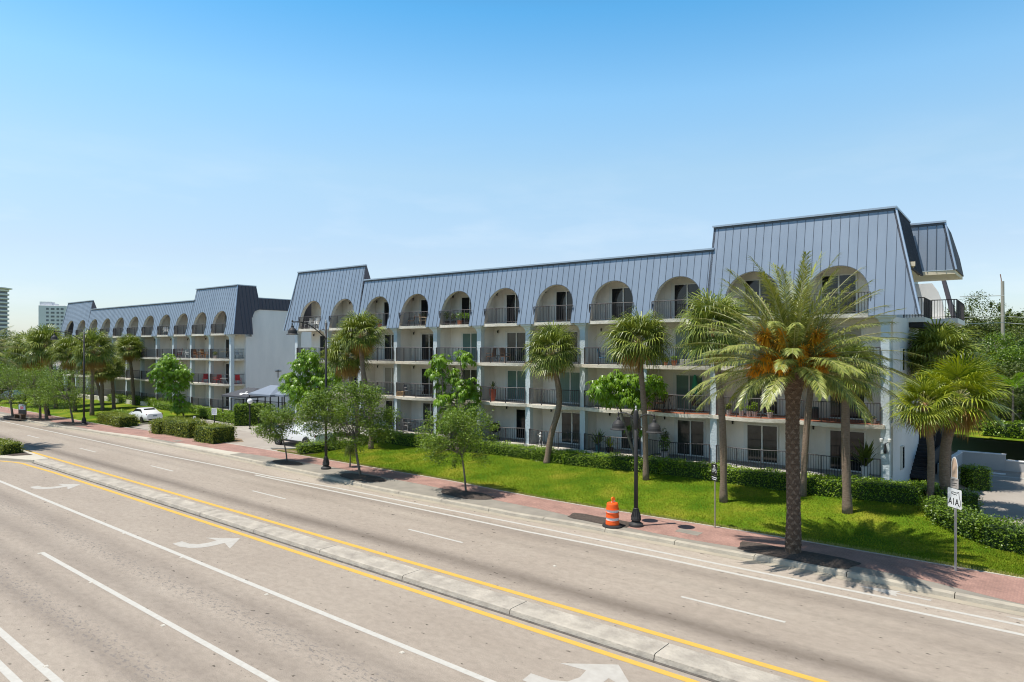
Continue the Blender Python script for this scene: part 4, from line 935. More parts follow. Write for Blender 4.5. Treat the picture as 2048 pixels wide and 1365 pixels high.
# --- date palm
def date_palm(name, label, base, top_z, R, nfr, seed, fruits=True, r0=.30, s=1.0):
    rr = random.Random(seed); root = thing(name, label, 'palm tree', base)
    H_ = top_z - base[2]; V = []; mb = MB(); n = 56; m = int(H_ / .035); vs = []; fs = []; mi = []
    def cell(a, z):
        u = a / (2 * math.pi) * 5 + z / .36; v = a / (2 * math.pi) * 5 - z / .36; return u - math.floor(u), v - math.floor(v)
    for j in range(m + 1):
        z = -.1 + (H_ + .1) * j / m; t = j / m
        rad = (r0 * (1.14 - .24 * min(1, t * 4)) if t < .8 else r0 * (.90 + .55 * sm((t - .8) / .2)))
        for i in range(n):
            a = 2 * math.pi * i / n; fu, fv = cell(a, z); up = (fu + 1 - fv) / 2; e_ = min(fu, 1 - fv, 1) ; edge = min(1, 5 * min(1 - fu, fv, .2) + .0)
            k_ = (.25 + .75 * up) * min(1, 4.5 * min(1 - fu, fv) + .15) if t > .06 else .25
            q_ = rad * (.93 + .20 * k_) + rr.uniform(-.009, .009); vs.append((q_ * math.cos(a) + .02 * math.sin(z * 1.1), q_ * math.sin(a), z))
    for j in range(m):
        for i in range(n):
            fs.append((j * n + i, j * n + (i + 1) % n, (j + 1) * n + (i + 1) % n, (j + 1) * n + i))
            z = -.1 + (H_ + .1) * (j + .5) / m; fu, fv = cell(2 * math.pi * (i + .5) / n, z); mi.append(1 if (min(1 - fu, fv) < .30 and (fu + 1 - fv) / 2 > .60 and .05 < z and rr.random() < .85) else 0)
    mb.v, mb.f, mb.mi = vs, fs, mi
    mb.build('trunk', [mat('date_bark', (.065, .042, .028), .95, col2=(.12, .08, .055), nscale=9, bump=.6), mat('date_bark_tips', (.24, .17, .12), .9, col2=(.10, .07, .048), nscale=11)], root)
    mbr = MB()
    for i in range(nfr):
        az_ = i * 2.39996 + rr.uniform(-.2, .2); f = (i + .5) / nfr; el = math.radians(85) - math.radians(91) * f ** .9 + rr.uniform(-.07, .07)
        L = R * rr.uniform(.93, 1.08) * (1.0 - .10 * (f > .85)); d = Vector((math.cos(az_) * math.cos(el), math.sin(az_) * math.cos(el), math.sin(el)))
        h = Vector((math.cos(az_), math.sin(az_), 0)); side = Vector((-math.sin(az_), math.cos(az_), 0)); pts = []; ns = 16; p = Vector((0, 0, H_)) + d * .18; cur = el
        sag = math.radians(40) + math.radians(16) * rr.random()
        for k in range(ns + 1):
            pts.append(p.copy()); t = k / ns; e_ = el - sag * (t ** 1.5) * (.5 + .5 * math.cos(el)); p = p + (h * math.cos(e_) + Vector((0, 0, math.sin(e_)))) * (L / ns)
        mbr.tube(pts, [.030 * (1 - .85 * k / ns) for k in range(ns + 1)], 4)
        nl = 78; tw = rr.uniform(-.5, .5)
        for k in range(nl):
            t = .10 + .9 * (k + rr.random() * .5) / nl; ii = min(ns - 1, int(t * ns)); u = t * ns - ii; q = pts[ii].lerp(pts[ii + 1], u); tg = (pts[ii + 1] - pts[ii]).normalized(); nb = side.cross(tg).normalized()
            for sg in (-1, 1):
                ll = .60 * s * (.42 + .58 * math.sin(math.pi * min(1, .12 + t * .84))) * rr.uniform(.85, 1.1)
                dv = (tg * (.75 + .5 * t) + side * sg * (1.0 - .35 * t) + nb * (-.38 if rr.random() < .5 else -.05) * (-1)).normalized()
                dv = (Matrix.Rotation(tw * sg * .3, 3, tg) @ dv)
                e = q + dv * ll * .55; e2 = e + (dv + Vector((0, 0, -.28 - .25 * rr.random()))).normalized() * ll * .45; w = dv.cross(nb + side * sg * .3).normalized() * .0135 * s
                V.append([q - w * .5, q + w * .5, e + w, e - w]); V.append([e - w, e + w, e2 + w * .1, e2 - w * .1])
    mbr.build('frond_stalks', rachis_m, root)
    link('crown', npmesh('crown', np.array([[tuple(p) for p in f] for f in V]), 4, leaf_date), root)
    if fruits:
        for c, (az_, el, L) in enumerate(fruits):
            d = Vector((math.cos(az_) * math.cos(el), math.sin(az_) * math.cos(el), math.sin(el))); FV = []; hub = Vector((0, 0, H_)) + d * L
            mbs = MB(); mbs.tube([Vector((0, 0, H_)), Vector((0, 0, H_)) + d * L * .5 + Vector((0, 0, .08)), hub], .022, 5)
            for k in range(300):
                g = (d * .5 + Vector((rr.gauss(0, .5), rr.gauss(0, .5), rr.gauss(-.25, .5)))).normalized(); q = hub - d * rr.uniform(0, .25); l_ = rr.uniform(.25, .55); e = q + g * l_ * .5; e2 = e + (g + Vector((0, 0, -.7))).normalized() * l_ * .5
                w = g.cross(Vector((.3, .2, 1))).normalized() * .015; FV.append([q - w, q + w, e + w, e - w]); FV.append([e - w, e + w, e2 + w, e2 - w])
            o = link('date_cluster', npmesh('date_cluster', np.array([[tuple(p) for p in f] for f in FV]), 4, fruit_m), root); mbs.build('fruit_stalk', fruit_m, o)
    return root
X, Y = gp(1586, 1108, .17)
ca = math.atan2(-Y, -X)   # towards the street side
date_palm('date_palm', 'large date palm with orange fruit strands and scaly trunk in the kerbside mulch bed', (X, Y, .17), 6.75, 4.0, 100, 4,
          fruits=[(ca - .70, .35, 1.45), (ca - .95, .85, 1.75), (ca - 1.0, .12, 1.5), (ca - .50, 1.0, 1.5), (ca - .35, .25, 1.25), (ca + 1.0, .95, 1.6), (ca + .75, .25, 1.2), (ca + .3, .6, 1.25), (ca + 1.15, .45, 1.35)], r0=.25)
c = FR.w(-56.3, -25.2); date_palm('date_palm', 'palm in the planted median at the left edge, only its frond tips showing', (c[0], c[1], .17), 7.0, 3.1, 40, 9, fruits=False, r0=.25)

# --- street trees
ST = 'young oak street trees along the kerb'
def street_tree(px, py, cx, cy, rad, n, seed, label, h=1.9, tr=.05, lean=None, **k):
    X, Y = gp(px, py, .18); c = at_depth(cx, cy, Y); cc = (c[0] - X, 0, c[2] - .18)
    return leafy_tree('oak_tree', label, 'tree', (X, Y, .18), h, cc, rad, k.pop('nb', 30), int(n * .75), .125, .06, leaf_oak, seed, tr=tr, lean=lean or (cc[0] * .5, 0), group=ST, **k)
street_tree(574, 924, 556, 846, (1.45, 1.3, 1.25), 9500, 101, 'small leaning young oak in front of the white pickup truck', h=1.55, tr=.045, spiky=16, blob=.36)
street_tree(722, 953, 697, 832, (2.65, 2.1, 1.75), 25000, 102, 'wide-crowned oak beside the single-armed lamp post, biggest of the street trees', h=2.1, tr=.07, nb=50, spiky=34, blob=.30)
street_tree(932, 985, 915, 872, (2.15, 1.8, 1.55), 9500, 103, 'sparse thin-leaved oak in its own mulch pit, with see-through twiggy crown', h=1.9, tr=.05, nb=46, spiky=64, blob=.25, droop=.2)
street_tree(147, 847, 128, 780, (2.6, 2.2, 1.75), 12000, 104, 'far street oak immediately left of the tall left lamp post', h=2.3, tr=.09, nb=36, spiky=20, blob=.34)
street_tree(80, 838, 74, 776, (2.4, 2.2, 2.1), 12000, 105, 'dense dark far street oak behind the bare leaning stump', h=2.2, tr=.12, nb=36, spiky=14, blob=.36)
street_tree(26, 834, 14, 768, (2.9, 2.4, 2.0), 11000, 106, 'leafy street oak at the left edge of the photo beyond the advertising bench', h=2.2, tr=.11, nb=36, spiky=14, blob=.36)

# --- umbrella trees: whorls of long drooping leaflets
def umbrella_tree(label, base, clumps, seed, trunks, group='umbrella trees against the buildings'):
    rr = random.Random(seed); r = np.random.default_rng(seed); root = thing('umbrella_tree', label, 'tree', base, group=group); b = Vector(base); V = []; mb = MB()
    for tp in trunks: tube_mesh(mb, bend((0, 0, -.1), Vector(tp) - b, rr, .08, 7), .09, .05, 8)
    for (c, rad) in clumps:
        c = Vector(c) - b; tp = min(trunks, key=lambda q: (Vector(q) - b - c).length); tube_mesh(mb, bend(Vector(tp) - b, c - Vector((0, 0, rad * .3)), rr, .1), .045, .02, 6)
        nw = int(54 * (rad / .8) ** 2)
        for _ in range(nw):
            u = Vector((rr.gauss(0, 1), rr.gauss(0, 1), rr.gauss(.25, .9))).normalized(); hub = c + Vector((u.x * rad, u.y * rad, u.z * rad * .75)) * rr.uniform(.45, 1.15)
            ax = (u * .8 + Vector((rr.gauss(0, .3), rr.gauss(0, .3), .7))).normalized(); s1 = ax.cross(Vector((.3, .9, .1))).normalized(); s2 = ax.cross(s1); k = rr.choice((7, 8, 9))
            for i in range(k):
                a = 2 * math.pi * i / k + rr.uniform(-.2, .2); g = (s1 * math.cos(a) + s2 * math.sin(a) - ax * .15).normalized(); ll = rr.uniform(.24, .36)
                m_ = hub + g * ll * .5; e = m_ + (g + Vector((0, 0, -1.15))).normalized() * ll * .6; w = g.cross(ax).normalized() * .042
                V.append([hub - w * .3, hub + w * .3, m_ + w, m_ - w]); V.append([m_ - w, m_ + w, e + w * .2, e - w * .2])
    mb.build('trunk', bark, root, smooth=True); link('crown', npmesh('crown', np.array([[tuple(p) for p in f] for f in V]), 4, leaf_sch), root); return root
def cl(Y, lst, sp=.5, seed=0):
    rr = random.Random(seed); return [(at_depth(x, y, Y + rr.uniform(-sp, sp)), r_) for x, y, r_ in lst]
Y = 39.4; umbrella_tree('umbrella tree with a flat-topped bright crown behind the double-armed lamp post', at_depth(1276, 925, Y), cl(Y, [(1205, 772, .85), (1232, 760, .8), (1262, 766, .8), (1300, 768, .75), (1215, 793, .75), (1245, 795, .85), (1275, 798, .8), (1312, 785, .6), (1190, 785, .5), (1322, 772, .4), (1262, 858, .35), (1290, 862, .3)], .6, 1), 61, [at_depth(1262, 830, Y), at_depth(1240, 815, Y + .3)])
Y = 47.4; umbrella_tree('tall clumpy umbrella tree between two columns above the sparse oak', at_depth(905, 885, Y), cl(Y, [(880, 725, .85), (872, 748, .75), (934, 718, .65), (922, 712, .5), (908, 748, .5), (905, 760, .55), (935, 775, .9), (920, 790, .75), (948, 795, .65), (885, 800, .75), (903, 825, .8), (890, 850, .6), (930, 835, .8), (945, 815, .5), (915, 860, .7), (880, 775, .5)], .5, 2), 62, [at_depth(900, 800, Y), at_depth(885, 750, Y), at_depth(925, 745, Y)])
Y = 53.5; umbrella_tree('umbrella tree covering the left corner column behind the single-armed lamp', at_depth(605, 860, Y), cl(Y, [(618, 715, .9), (600, 735, .9), (632, 735, .9), (580, 755, .75), (608, 765, 1.0), (590, 780, .8), (640, 762, .8), (655, 740, .55), (668, 758, .8), (622, 790, .9), (575, 775, .6), (645, 790, .7), (598, 805, .7)], .6, 3), 63, [at_depth(610, 790, Y), at_depth(640, 780, Y)])
Y = 71.0; umbrella_tree('bright umbrella tree in front of the far building, right of the white sedan', at_depth(368, 832, Y), cl(Y, [(338, 722, 1.0), (325, 738, 1.1), (348, 740, 1.2), (312, 752, .9), (368, 745, .8), (335, 758, 1.1), (360, 765, 1.1), (375, 758, .6), (322, 775, .7), (345, 785, .9), (358, 800, .8), (368, 815, .9), (352, 818, .6)], .6, 4), 64, [at_depth(352, 780, Y), at_depth(338, 755, Y)])

# --- hedges
def hedge(label, M, pts, w, h, seed, lm=None, z=.3, ln=.085, dens=430, name='hedge', group=None, zf=None, rag=.06, cat='hedge'):
    """clipped hedge along a polyline in the frame M; one leafy surface over a solid dark core"""
    r = np.random.default_rng(seed); root = thing(name, label, cat, M=M, group=group); V = []; mb = MB()
    P = [Vector(p) for p in pts]; mbc = mb
    for a, b in zip(P, P[1:]):
        d = (b - a); L = d.length; d.normalize(); n = Vector((-d[1], d[0])); za = (zf(a) if zf else z); zb = (zf(b) if zf else z); i_ = .07
        q = [a - n * (w / 2 - i_) - d * (-i_), b - n * (w / 2 - i_) - d * i_, b + n * (w / 2 - i_) - d * i_, a + n * (w / 2 - i_) + d * i_]
        zz = [za, zb, zb, za]
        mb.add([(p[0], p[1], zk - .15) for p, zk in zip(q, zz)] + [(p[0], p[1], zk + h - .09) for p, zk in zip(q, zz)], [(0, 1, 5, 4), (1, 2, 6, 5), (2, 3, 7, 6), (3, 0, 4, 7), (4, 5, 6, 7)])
        # leaves on every side and the top
        def emit(k, fu, fv, f):
            u = r.uniform(0, 1, k); v = r.uniform(0, 1, k); return f(u, v)
        area = [(L * w, 't'), (L * h, 'f'), (L * h, 'b'), (w * h, 'l'), (w * h, 'r')]
        for A_, s_ in area:
            k = int(A_ * dens)
            if k < 1: continue
            u = r.uniform(0, 1, k); v = r.uniform(0, 1, k)
            if s_ == 't': al, ac, hh = u * L, (v - .5) * w, np.full(k, h)
            elif s_ in 'fb': al, ac, hh = u * L, np.full(k, (-.5 if s_ == 'f' else .5) * w), v * h
            else: al, ac, hh = np.full(k, 0.0 if s_ == 'l' else L), (u - .5) * w, v * h
            wob = .05 * np.sin(al * 2.1 + seed) + .04 * np.sin(al * 5.3 + hh * 4)
            # rounded shoulders
            ed = np.clip((np.abs(ac) / (w / 2)), 0, 1); hh = hh - np.where(hh > h * .8, .10 * ed ** 4, 0)
            al = al + r.normal(0, rag * .7, k); ac = ac * (1 + wob / w) + r.normal(0, rag, k); hh = hh + (wob if s_ == 't' else 0) + r.normal(0, rag, k)
            tz = za + (zb - za) * np.clip(al / L, 0, 1)
            Pn = np.stack([a[0] + d[0] * al + n[0] * ac, a[1] + d[1] * al + n[1] * ac, tz + np.maximum(hh, .02)], 1); V.append(leaf_quads(r, Pn, ln, ln * .6, up=.3))
    mb.build('hedge_core', core_m, root); link('foliage', npmesh('foliage', np.concatenate(V), 4, lm or leaf_hedge), root); return root
def zfA(p): return max(.3, lawn_z(*FA.w(p[0], p[1])) - .02)
hedge('long clipped hedge along the foot of the near building, behind the lamp posts and palms', FA.M, [(-25.2, -2.0), (-17, -2.05), (-10.7, -2.1)], 1.0, .74, 1, zf=zfA, dens=420)
hedge('clipped hedge stretch between the leaning palm and the date palm, under the ground-floor railings', FA.M, [(-10.6, -2.1), (-3.2, -2.1)], 1.05, .78, 2, zf=zfA, dens=440)
hedge('clipped hedge stretch right of the date palm, ending at the slim pale palm', FA.M, [(-3.1, -2.15), (1.7, -2.2)], 1.15, .86, 3, zf=zfA, dens=440)
hedge('shaded low hedge behind the end column at the foot of the dark stairs', FA.M, [(.6, -.6), (2.2, -.2)], 1.3, .62, 4, z=.6, dens=400)
hedge('clipped hedge behind the wide oak and left of the sparse oak', FA.M, [(-33.5, -2.2), (-25.4, -2.0)], 1.0, .75, 5, zf=zfA, dens=380)
hedge('low shaggy hedge edging the parking area behind the single-armed lamp', FA.M, [(-35.3, -8.3), (-34.4, -5.4), (-33.8, -2.6)], .9, .55, 6, z=.3, dens=330, rag=.1)
hedge('thick bright hedge running diagonally to the right edge beside the white road sign', FR.M, [(2.95, -5.2), (3.6, -6.9), (4.9, -8.3), (7.5, -9.2), (12, -9.4)], 1.1, .85, 7, z=.32, ln=.10, dens=420, rag=.09, lm=leaf_br)
hedge('short leafy hedge block just behind the white road sign', FR.M, [(2.6, -3.9), (4.05, -3.0)], 1.1, .95, 8, z=.3, ln=.10, dens=400, rag=.09, lm=leaf_br)
hedge('dark boxy hedge in front of the grey retaining wall', FA.M, [(2.95, 5.0), (3.75, 5.6)], 1.1, 1.15, 9, z=.3, dens=380)
hedge('shaded tall hedge on the raised ground above the retaining wall', FR.M, [(3.0, 15.2), (9, 15.0)], 1.6, 1.0, 10, z=1.8, dens=200, ln=.13)
HB = 'hedges in front of the far building'
hedge('tall block of hedge at the entrance behind the white globe lamp', FR.M, [(-55.0, -5.2), (-52.9, -3.0)], 1.7, 2.0, 11, z=.2, dens=230, ln=.12)
hedge('tall hedge block right of the globe lamp entrance, behind the small oak', FR.M, [(-48.4, 1.2), (-44.2, 1.2)], 1.8, 2.1, 12, z=.2, dens=200, ln=.12)
hedge('low hedge at the far building foot, left of the tall entrance hedge', FR.M, [(-67.5, -3.2), (-55.6, -4.6)], 1.1, .9, 13, z=.3, dens=260, ln=.11)
hedge('flowering low hedge under the bright umbrella tree behind the sedan', FR.M, [(-76, -3.2), (-68.2, -3.4)], 1.6, .95, 14, z=.25, dens=230, ln=.11, rag=.12)
hedge('long hedge along the far building behind the far fan palms', FR.M, [(-92, -2.4), (-77, -2.2)], 1.2, .95, 15, z=.5, dens=200, ln=.12)
hedge('hedge on the far lawn near the left edge, behind the street oaks', FR.M, [(-122, -6.5), (-99, -5.0)], 1.4, 1.0, 16, z=.4, dens=120, ln=.15)
hedge('trimmed croton hedge at the corner of the parking area, left of the white sedan', FR.M, [(-67.8, -12.0), (-61.6, -12.3)], 1.7, .95, 17, z=.2, dens=260, ln=.11, lm=leaf_hedge_y, rag=.09)
hedge('low hedge behind the croton hedge beside the white sedan', FR.M, [(-72.0, -9.6), (-67.0, -9.2)], 1.2, .7, 18, z=.25, dens=230, ln=.11)
def shrub(label, px, py, z, rx, ry, h, seed, lm, n=3200, ln=.11):
    X, Y = gp(px, py, z); return leafy_tree('shrub', label, 'shrub', (X, Y, z), h * .3, (0, 0, h * .52), (rx, ry, h * .42), 22, n, ln, ln * .6, lm, seed, tr=.02, blob=.42, hollow=.3)
hedge('rounded croton bush at the left end of the kerbside planting bed', FR.M, [(-55.2, -12.3), (-53.6, -12.3)], 1.5, 1.1, 19, z=.18, dens=260, ln=.11, lm=leaf_hedge_y, rag=.09, name='shrub', cat='shrub')
hedge('long croton bush in the middle of the kerbside planting bed', FR.M, [(-53.3, -12.0), (-48.9, -11.9)], 1.6, 1.3, 20, z=.18, dens=260, ln=.11, lm=leaf_hedge_y, rag=.10, name='shrub', cat='shrub')
shrub('grey twiggy shrub squeezed between the croton bushes', 402, 872, .18, .8, .7, 1.2, 211, mat('grey_leaf', (.14, .12, .10), .8, col2=(.24, .20, .17), nscale=1, island=.6), 2200)
hedge('square croton bush at the right end of the kerbside planting bed, beneath the notice sign', FR.M, [(-46.9, -12.25), (-44.2, -12.1)], 1.9, 1.25, 22, z=.18, dens=280, ln=.11, lm=leaf_hedge_y, rag=.10, name='shrub', cat='shrub')
hedge('low green and yellow bush on the planted median at the left edge', FR.M, [(-58.5, -25.4), (-54, -24.9), (-50.2, -24.45)], 1.25, .72, 23, z=.18, dens=420, ln=.10, lm=leaf_hedge_y, rag=.09, name='shrub', cat='shrub')
# ponytail plant on the kerb side
rr = random.Random(5); V = []
for k in range(240):
    a = rr.uniform(0, 6.283); q = Vector((rr.gauss(0, .03), rr.gauss(0, .03), 1.15 + rr.uniform(-.1, .05))); g = Vector((math.cos(a), math.sin(a), .9)).normalized(); ll = rr.uniform(.2, .35); e = q + g * ll; e2 = e + Vector((math.cos(a) * .25, math.sin(a) * .25, -1)).normalized() * rr.uniform(.4, .85); w = g.cross(Vector((0, 0, 1))).normalized() * .012
    V += [[q - w, q + w, e + w, e - w], [e - w, e + w, e2 + w * .2, e2 - w * .2]]
X, Y, z = lawnpt(700, 934); t = thing('ponytail_plant', 'small weeping ponytail plant with drooping grassy leaves between the lamp post and the wide oak', 'plant', (X, Y, z))
link('foliage', npmesh('foliage', np.array([[tuple(p) for p in f] for f in V]), 4, leaf_dk), t); mb = MB(); mb.tube([(0, 0, -.05), (.02, 0, .6), (0, 0, 1.2)], [.06, .035, .03], 7); mb.build('trunk', bark, t)

# --- background trees, right
BG = 'trees beyond the right end of the near building'
def bgtree(px, py, Y, rad, n, seed, label, lm, ln=.22, **k):
    c = at_depth(px, py, Y); zb = 1.5 if Y < 70 else .5; return leafy_tree('broadleaf_tree', label, 'tree', (c[0], Y, zb), max(1.5, c[2] - rad[2] - zb + 1.2), (0, 0, c[2] - zb), rad, k.pop('nb', 40), n, ln, ln * .55, lm, seed, tr=.2, group=BG, blob=k.pop('blob', .32), **k)
bgtree(1968, 668, 78, (4.6, 4, 4.4), 22000, 301, 'broad tree with open flat top rising behind the rear balcony, left of the utility pole', leaf_dk, spiky=30)
bgtree(2046, 680, 80, (3.6, 3.5, 3.4), 15000, 302, 'dark tree at the right edge beyond the utility pole', leaf_dk, spiky=20)
bgtree(2030, 742, 52, (3.4, 3.0, 2.9), 20000, 303, 'dense bright green tree at the right edge in front of the utility pole', leaf_br, ln=.17, spiky=16)
bgtree(1950, 745, 58, (3.4, 3, 3.4), 20000, 304, 'dark evergreen tree behind the far fan palm, under the balcony', leaf_dk, ln=.17, spiky=10)
bgtree(2010, 800, 47, (2.6, 2.2, 2.4), 15000, 305, 'low shady tree behind the yellow-green palm at the right', leaf_dk, ln=.15, spiky=10)
bgtree(1985, 720, 95, (8, 5, 5), 16000, 306, 'wide dark tree mass farthest back at the right', leaf_dk, ln=.32)
bgtree(2110, 720, 70, (6, 5, 5.5), 8000, 307, 'dark tree just past the right edge of the photo', leaf_dk, ln=.28)
X, Y, z = at_depth(2026, 778, 44); t = thing('young_palm', 'small feathery green palm under the dense tree at the right edge', 'palm tree', (X, Y, 1.7)); V = []; mb = MB(); mb.tube([(0, 0, -.1), (0, 0, z - 1.7)], [.08, .06], 7)
rr = random.Random(17)
for i in range(16):
    a = i * 2.4; h = Vector((math.cos(a), math.sin(a), 0)); sd_ = Vector((-math.sin(a), math.cos(a), 0)); e0 = rr.uniform(.5, 1.3); p = Vector((0, 0, z - 1.7)); pts = [p.copy()]
    for k in range(9): e_ = e0 - 1.3 * (k / 9) ** 1.3; p = p + (h * math.cos(e_) + Vector((0, 0, math.sin(e_)))) * .19; pts.append(p.copy())
    mb.tube(pts, .012, 4)
    for k in range(1, 9):
        for q_ in (0, .5):
            q = pts[k].lerp(pts[min(9, k + 1)], q_); tg = (pts[k] - pts[k - 1]).normalized()
            for sg in (-1, 1): g = (tg + sd_ * sg).normalized(); e = q + g * .42 + Vector((0, 0, -.08)); w = tg * .025; V.append([q - w, q + w, e + w * .3, e - w * .3])
mb.build('trunk', bark, t); link('crown', npmesh('crown', np.array([[tuple(p) for p in f] for f in V]), 4, leaf_sch), t)
# --- background trees, left
BL = 'distant trees at the left end of the road'
def bgl(px, py, Y, rad, n, seed, label, lm, ln=.3):
    c = at_depth(px, py, Y); return leafy_tree('broadleaf_tree', label, 'tree', (c[0], Y, .1), 2, (0, 0, c[2]), rad, 34, n, ln, ln * .6, lm, seed, tr=.25, group=BL, blob=.34)
bgl(20, 708, 120, (5, 4, 4), 8000, 321, 'far dark tree under the curved balcony tower', leaf_dk)
bgl(52, 716, 130, (6, 4, 4.5), 8000, 322, 'yellowish far tree between the two towers', leaf_hedge_y)
bgl(-10, 730, 110, (6, 4, 5), 7000, 323, 'large far tree at the very left edge', leaf_dk)
bgl(30, 760, 105, (6, 4, 4), 8000, 324, 'low rounded far tree behind the left edge hedge', leaf_br)
bgl(95, 730, 140, (6, 4, 4.5), 7000, 325, 'far dark tree below the white slab tower', leaf_dk)
bgl(150, 780, 110, (4, 3, 3.5), 6000, 326, 'dark low tree hidden behind the far fan palms', leaf_dk)
# far-off wooded horizon
r = np.random.default_rng(5); n = 26000; a = np.concatenate([r.uniform(math.radians(38), math.radians(60), n // 2), r.uniform(math.radians(120), math.radians(143), n // 2)]); d = r.uniform(170, 230, n)
hgt = 5 + 2.2 * np.sin(a * 60) + 1.5 * np.sin(a * 151 + 1); P = np.stack([d * np.cos(a), d * np.sin(a), r.uniform(0, 1, n) ** .7 * hgt], 1)
o = link('tree_line', npmesh('tree_line', leaf_quads(r, P, 1.3, .9), 4, leaf_dk)); tag(o, 'distant low line of dark woodland along the horizon', 'tree line', kind='stuff')
# ---------------------------------------------------------------- street furniture
def lamp_head(root, x, y, z):
    """bell-shaped hanging shade with its stem"""
    mb = MB(); mb.lathe([(.025, .52), (.03, .40), (.07, .37), (.078, .27), (.11, .245), (.175, .20), (.235, .12), (.265, .03), (.272, -.08), (.345, -.125), (.345, -.155), (.30, -.15), (.24, -.03), (.10, .07)], 26, (x, y, z))
    o = mb.build('lamp_shade', iron, root)
    mb = MB(); mb.lathe([(.03, 0), (.24, -.03), (.24, -.06), (.1, -.09)], 16, (x, y, z - .08)); mb.build('lens', mat('lamp_lens', (.35, .34, .30), .3), o); return o
def lamp_base(mb, s=1.0):
    mb.lathe([(.31, 0), (.31, .05), (.29, .10), (.20, .16), (.165, .20), (.215, .26), (.205, .34), (.17, .42), (.125, .60), (.105, .70), (.115, .73), (.085, .76)], 20, (0, 0, 0))
    for k in range(14):
        a = 2 * math.pi * k / 14; c, s_ = math.cos(a), math.sin(a); mb.tube([(c * .205, s_ * .205, .36), (c * .115, s_ * .115, .70)], .012, 4)
def finial(root, z): mb = MB(); mb.lathe([(.04, 0), (.055, .04), (.03, .08), (.05, .14), (.02, .20), (.0, .22)], 10, (0, 0, z)); mb.build('finial', mat('finial_metal', (.5, .5, .48), .4, metal=.6), root)
LG = 'dark street lamps along the kerb'
def tall_lamp(px, py, hgt, arm, label, adir, s=1.0):
    X, Y = gp(px, py, .16); root = thing('street_lamp', label, 'street lamp', (X, Y, .16), rz=adir, group=LG)
    mb = MB(); lamp_base(mb); mb.build('base', iron, root); mb = MB(); mb.tube([(0, 0, .7), (0, 0, hgt)], [.085, .06], 14); mb.lathe([(.07, 0), (.085, .04), (.07, .08)], 12, (0, 0, hgt - 1.0)); mb.build('pole', iron, root, smooth=True)
    finial(root, hgt)
    pts = []
    for k in range(13):
        t = math.pi / 2 * k / 12; pts.append((arm * (1 - math.cos(t)) ** .85 * 1.0, 0, hgt - 1.0 + .95 * math.sin(t) ** .9 + .05))
    pts = [(arm * (k / 12), 0, hgt - .95 + 1.0 * math.sin(min(1, (k / 12) * 1.15) * math.pi / 2) - .06 * (k / 12) ** 3) for k in range(13)]
    mb = MB(); mb.tube(pts, .035, 8); mb.tube([(0, 0, hgt - .45), (arm * .12, 0, hgt - .40)], .02, 6); mb.build('arm', iron, root, smooth=True)
    mb = MB(); mb.lathe([(.0, .1), (.05, .06), (.06, 0), (.03, -.05)], 10, (arm, 0, hgt + .02)); mb.build('arm_cap', iron, root)
    lamp_head(root, arm, 0, hgt - .60); return root
ar = math.atan2(-.775, -.632)
tall_lamp(652, 938, 9.0, 2.35, 'tall single-armed street lamp standing at the wide-crowned oak, arm reaching over the road', ar)
tall_lamp(168, 850, 9.0, 2.5, 'tall single-armed street lamp far down the road in front of the fan palms', ar)
X, Y = gp(96, 832, .16); root = thing('street_lamp', 'short distant street lamp among the far oaks, only its dark base and lower pole showing', 'street lamp', (X, Y, .16), group=LG)
mb = MB(); lamp_base(mb); mb.build('base', iron, root); mb = MB(); mb.tube([(0, 0, .7), (0, 0, 4.4)], [.075, .055], 12); mb.build('pole', iron, root)
X, Y = gp(1272, 1052, .16)
root = thing('street_lamp', 'short double-armed street lamp with two bell shades beside the orange traffic drum', 'street lamp', (X, Y, .16), rz=FR.ang, group=LG)
mb = MB(); lamp_base(mb); mb.build('base', iron, root); mb = MB(); mb.tube([(0, 0, .7), (0, 0, 4.75)], [.088, .07], 16); mb.lathe([(.07, 0), (.10, .06), (.115, .3), (.12, .55), (.09, .75), (.07, .8)], 12, (0, 0, 4.05)); mb.build('pole', iron, root, smooth=True); finial(root, 4.82)
for s_ in (-1, 1):
    mb = MB(); mb.tube([(s_ * .06, 0, 4.38), (s_ * .22, 0, 4.58), (s_ * .45, 0, 4.70), (s_ * .70, 0, 4.70), (s_ * .86, 0, 4.62)], .028, 8); mb.lathe([(.035, 0), (.045, .05), (.02, .1)], 8, (s_ * .84, 0, 4.62)); mb.build('arm', iron, root, smooth=True); lamp_head(root, s_ * .84, 0, 4.12)
# traffic drum
X, Y = gp(1225, 1051, .2); root = thing('traffic_drum', 'orange and white striped traffic drum with a round warning light by the kerb', 'traffic drum', (X, Y, .19), rz=.4)
mb = MB(); prof = [(.285, .06), (.285, .24)]; mb.lathe([(.285, .055), (.29, .09), (.275, .23)], 28, mi=0); mb.lathe([(.268, .23), (.262, .37)], 28, mi=1); mb.lathe([(.272, .37), (.256, .56)], 28, mi=0); mb.lathe([(.250, .56), (.245, .70)], 28, mi=1); mb.lathe([(.256, .70), (.243, .90), (.215, .955), (.12, .965)], 28, mi=0)
for z in (.23, .37, .56, .70): mb.lathe([(.278, z - .012), (.283, z), (.278, z + .012)], 28, mi=0)
mb.build('barrel', [orange_m, refl_m], root, smooth=False)
mb = MB(); mb.lathe([(.30, -.03), (.42, -.03), (.43, .0), (.40, .045), (.30, .06)], 28); mb.build('rubber_ring', rubber, root)
mb = MB(); mb.box(-.05, .13, -.02, .02, .96, 1.0); mb.lathe([(.035, 0), (.05, .03), (.05, .06)], 10, (.06, 0, .985)); mb.build('handle', refl_m, root)
mb = MB(); mb.tube([(.03, -.035, 1.11), (.03, .035, 1.11)], .085, 16); mb.box(-.03, .09, -.03, .03, .97, 1.05); mb.build('warning_light', mat('amber_lens', (.95, .22, .01), .3, coat=.5), root)
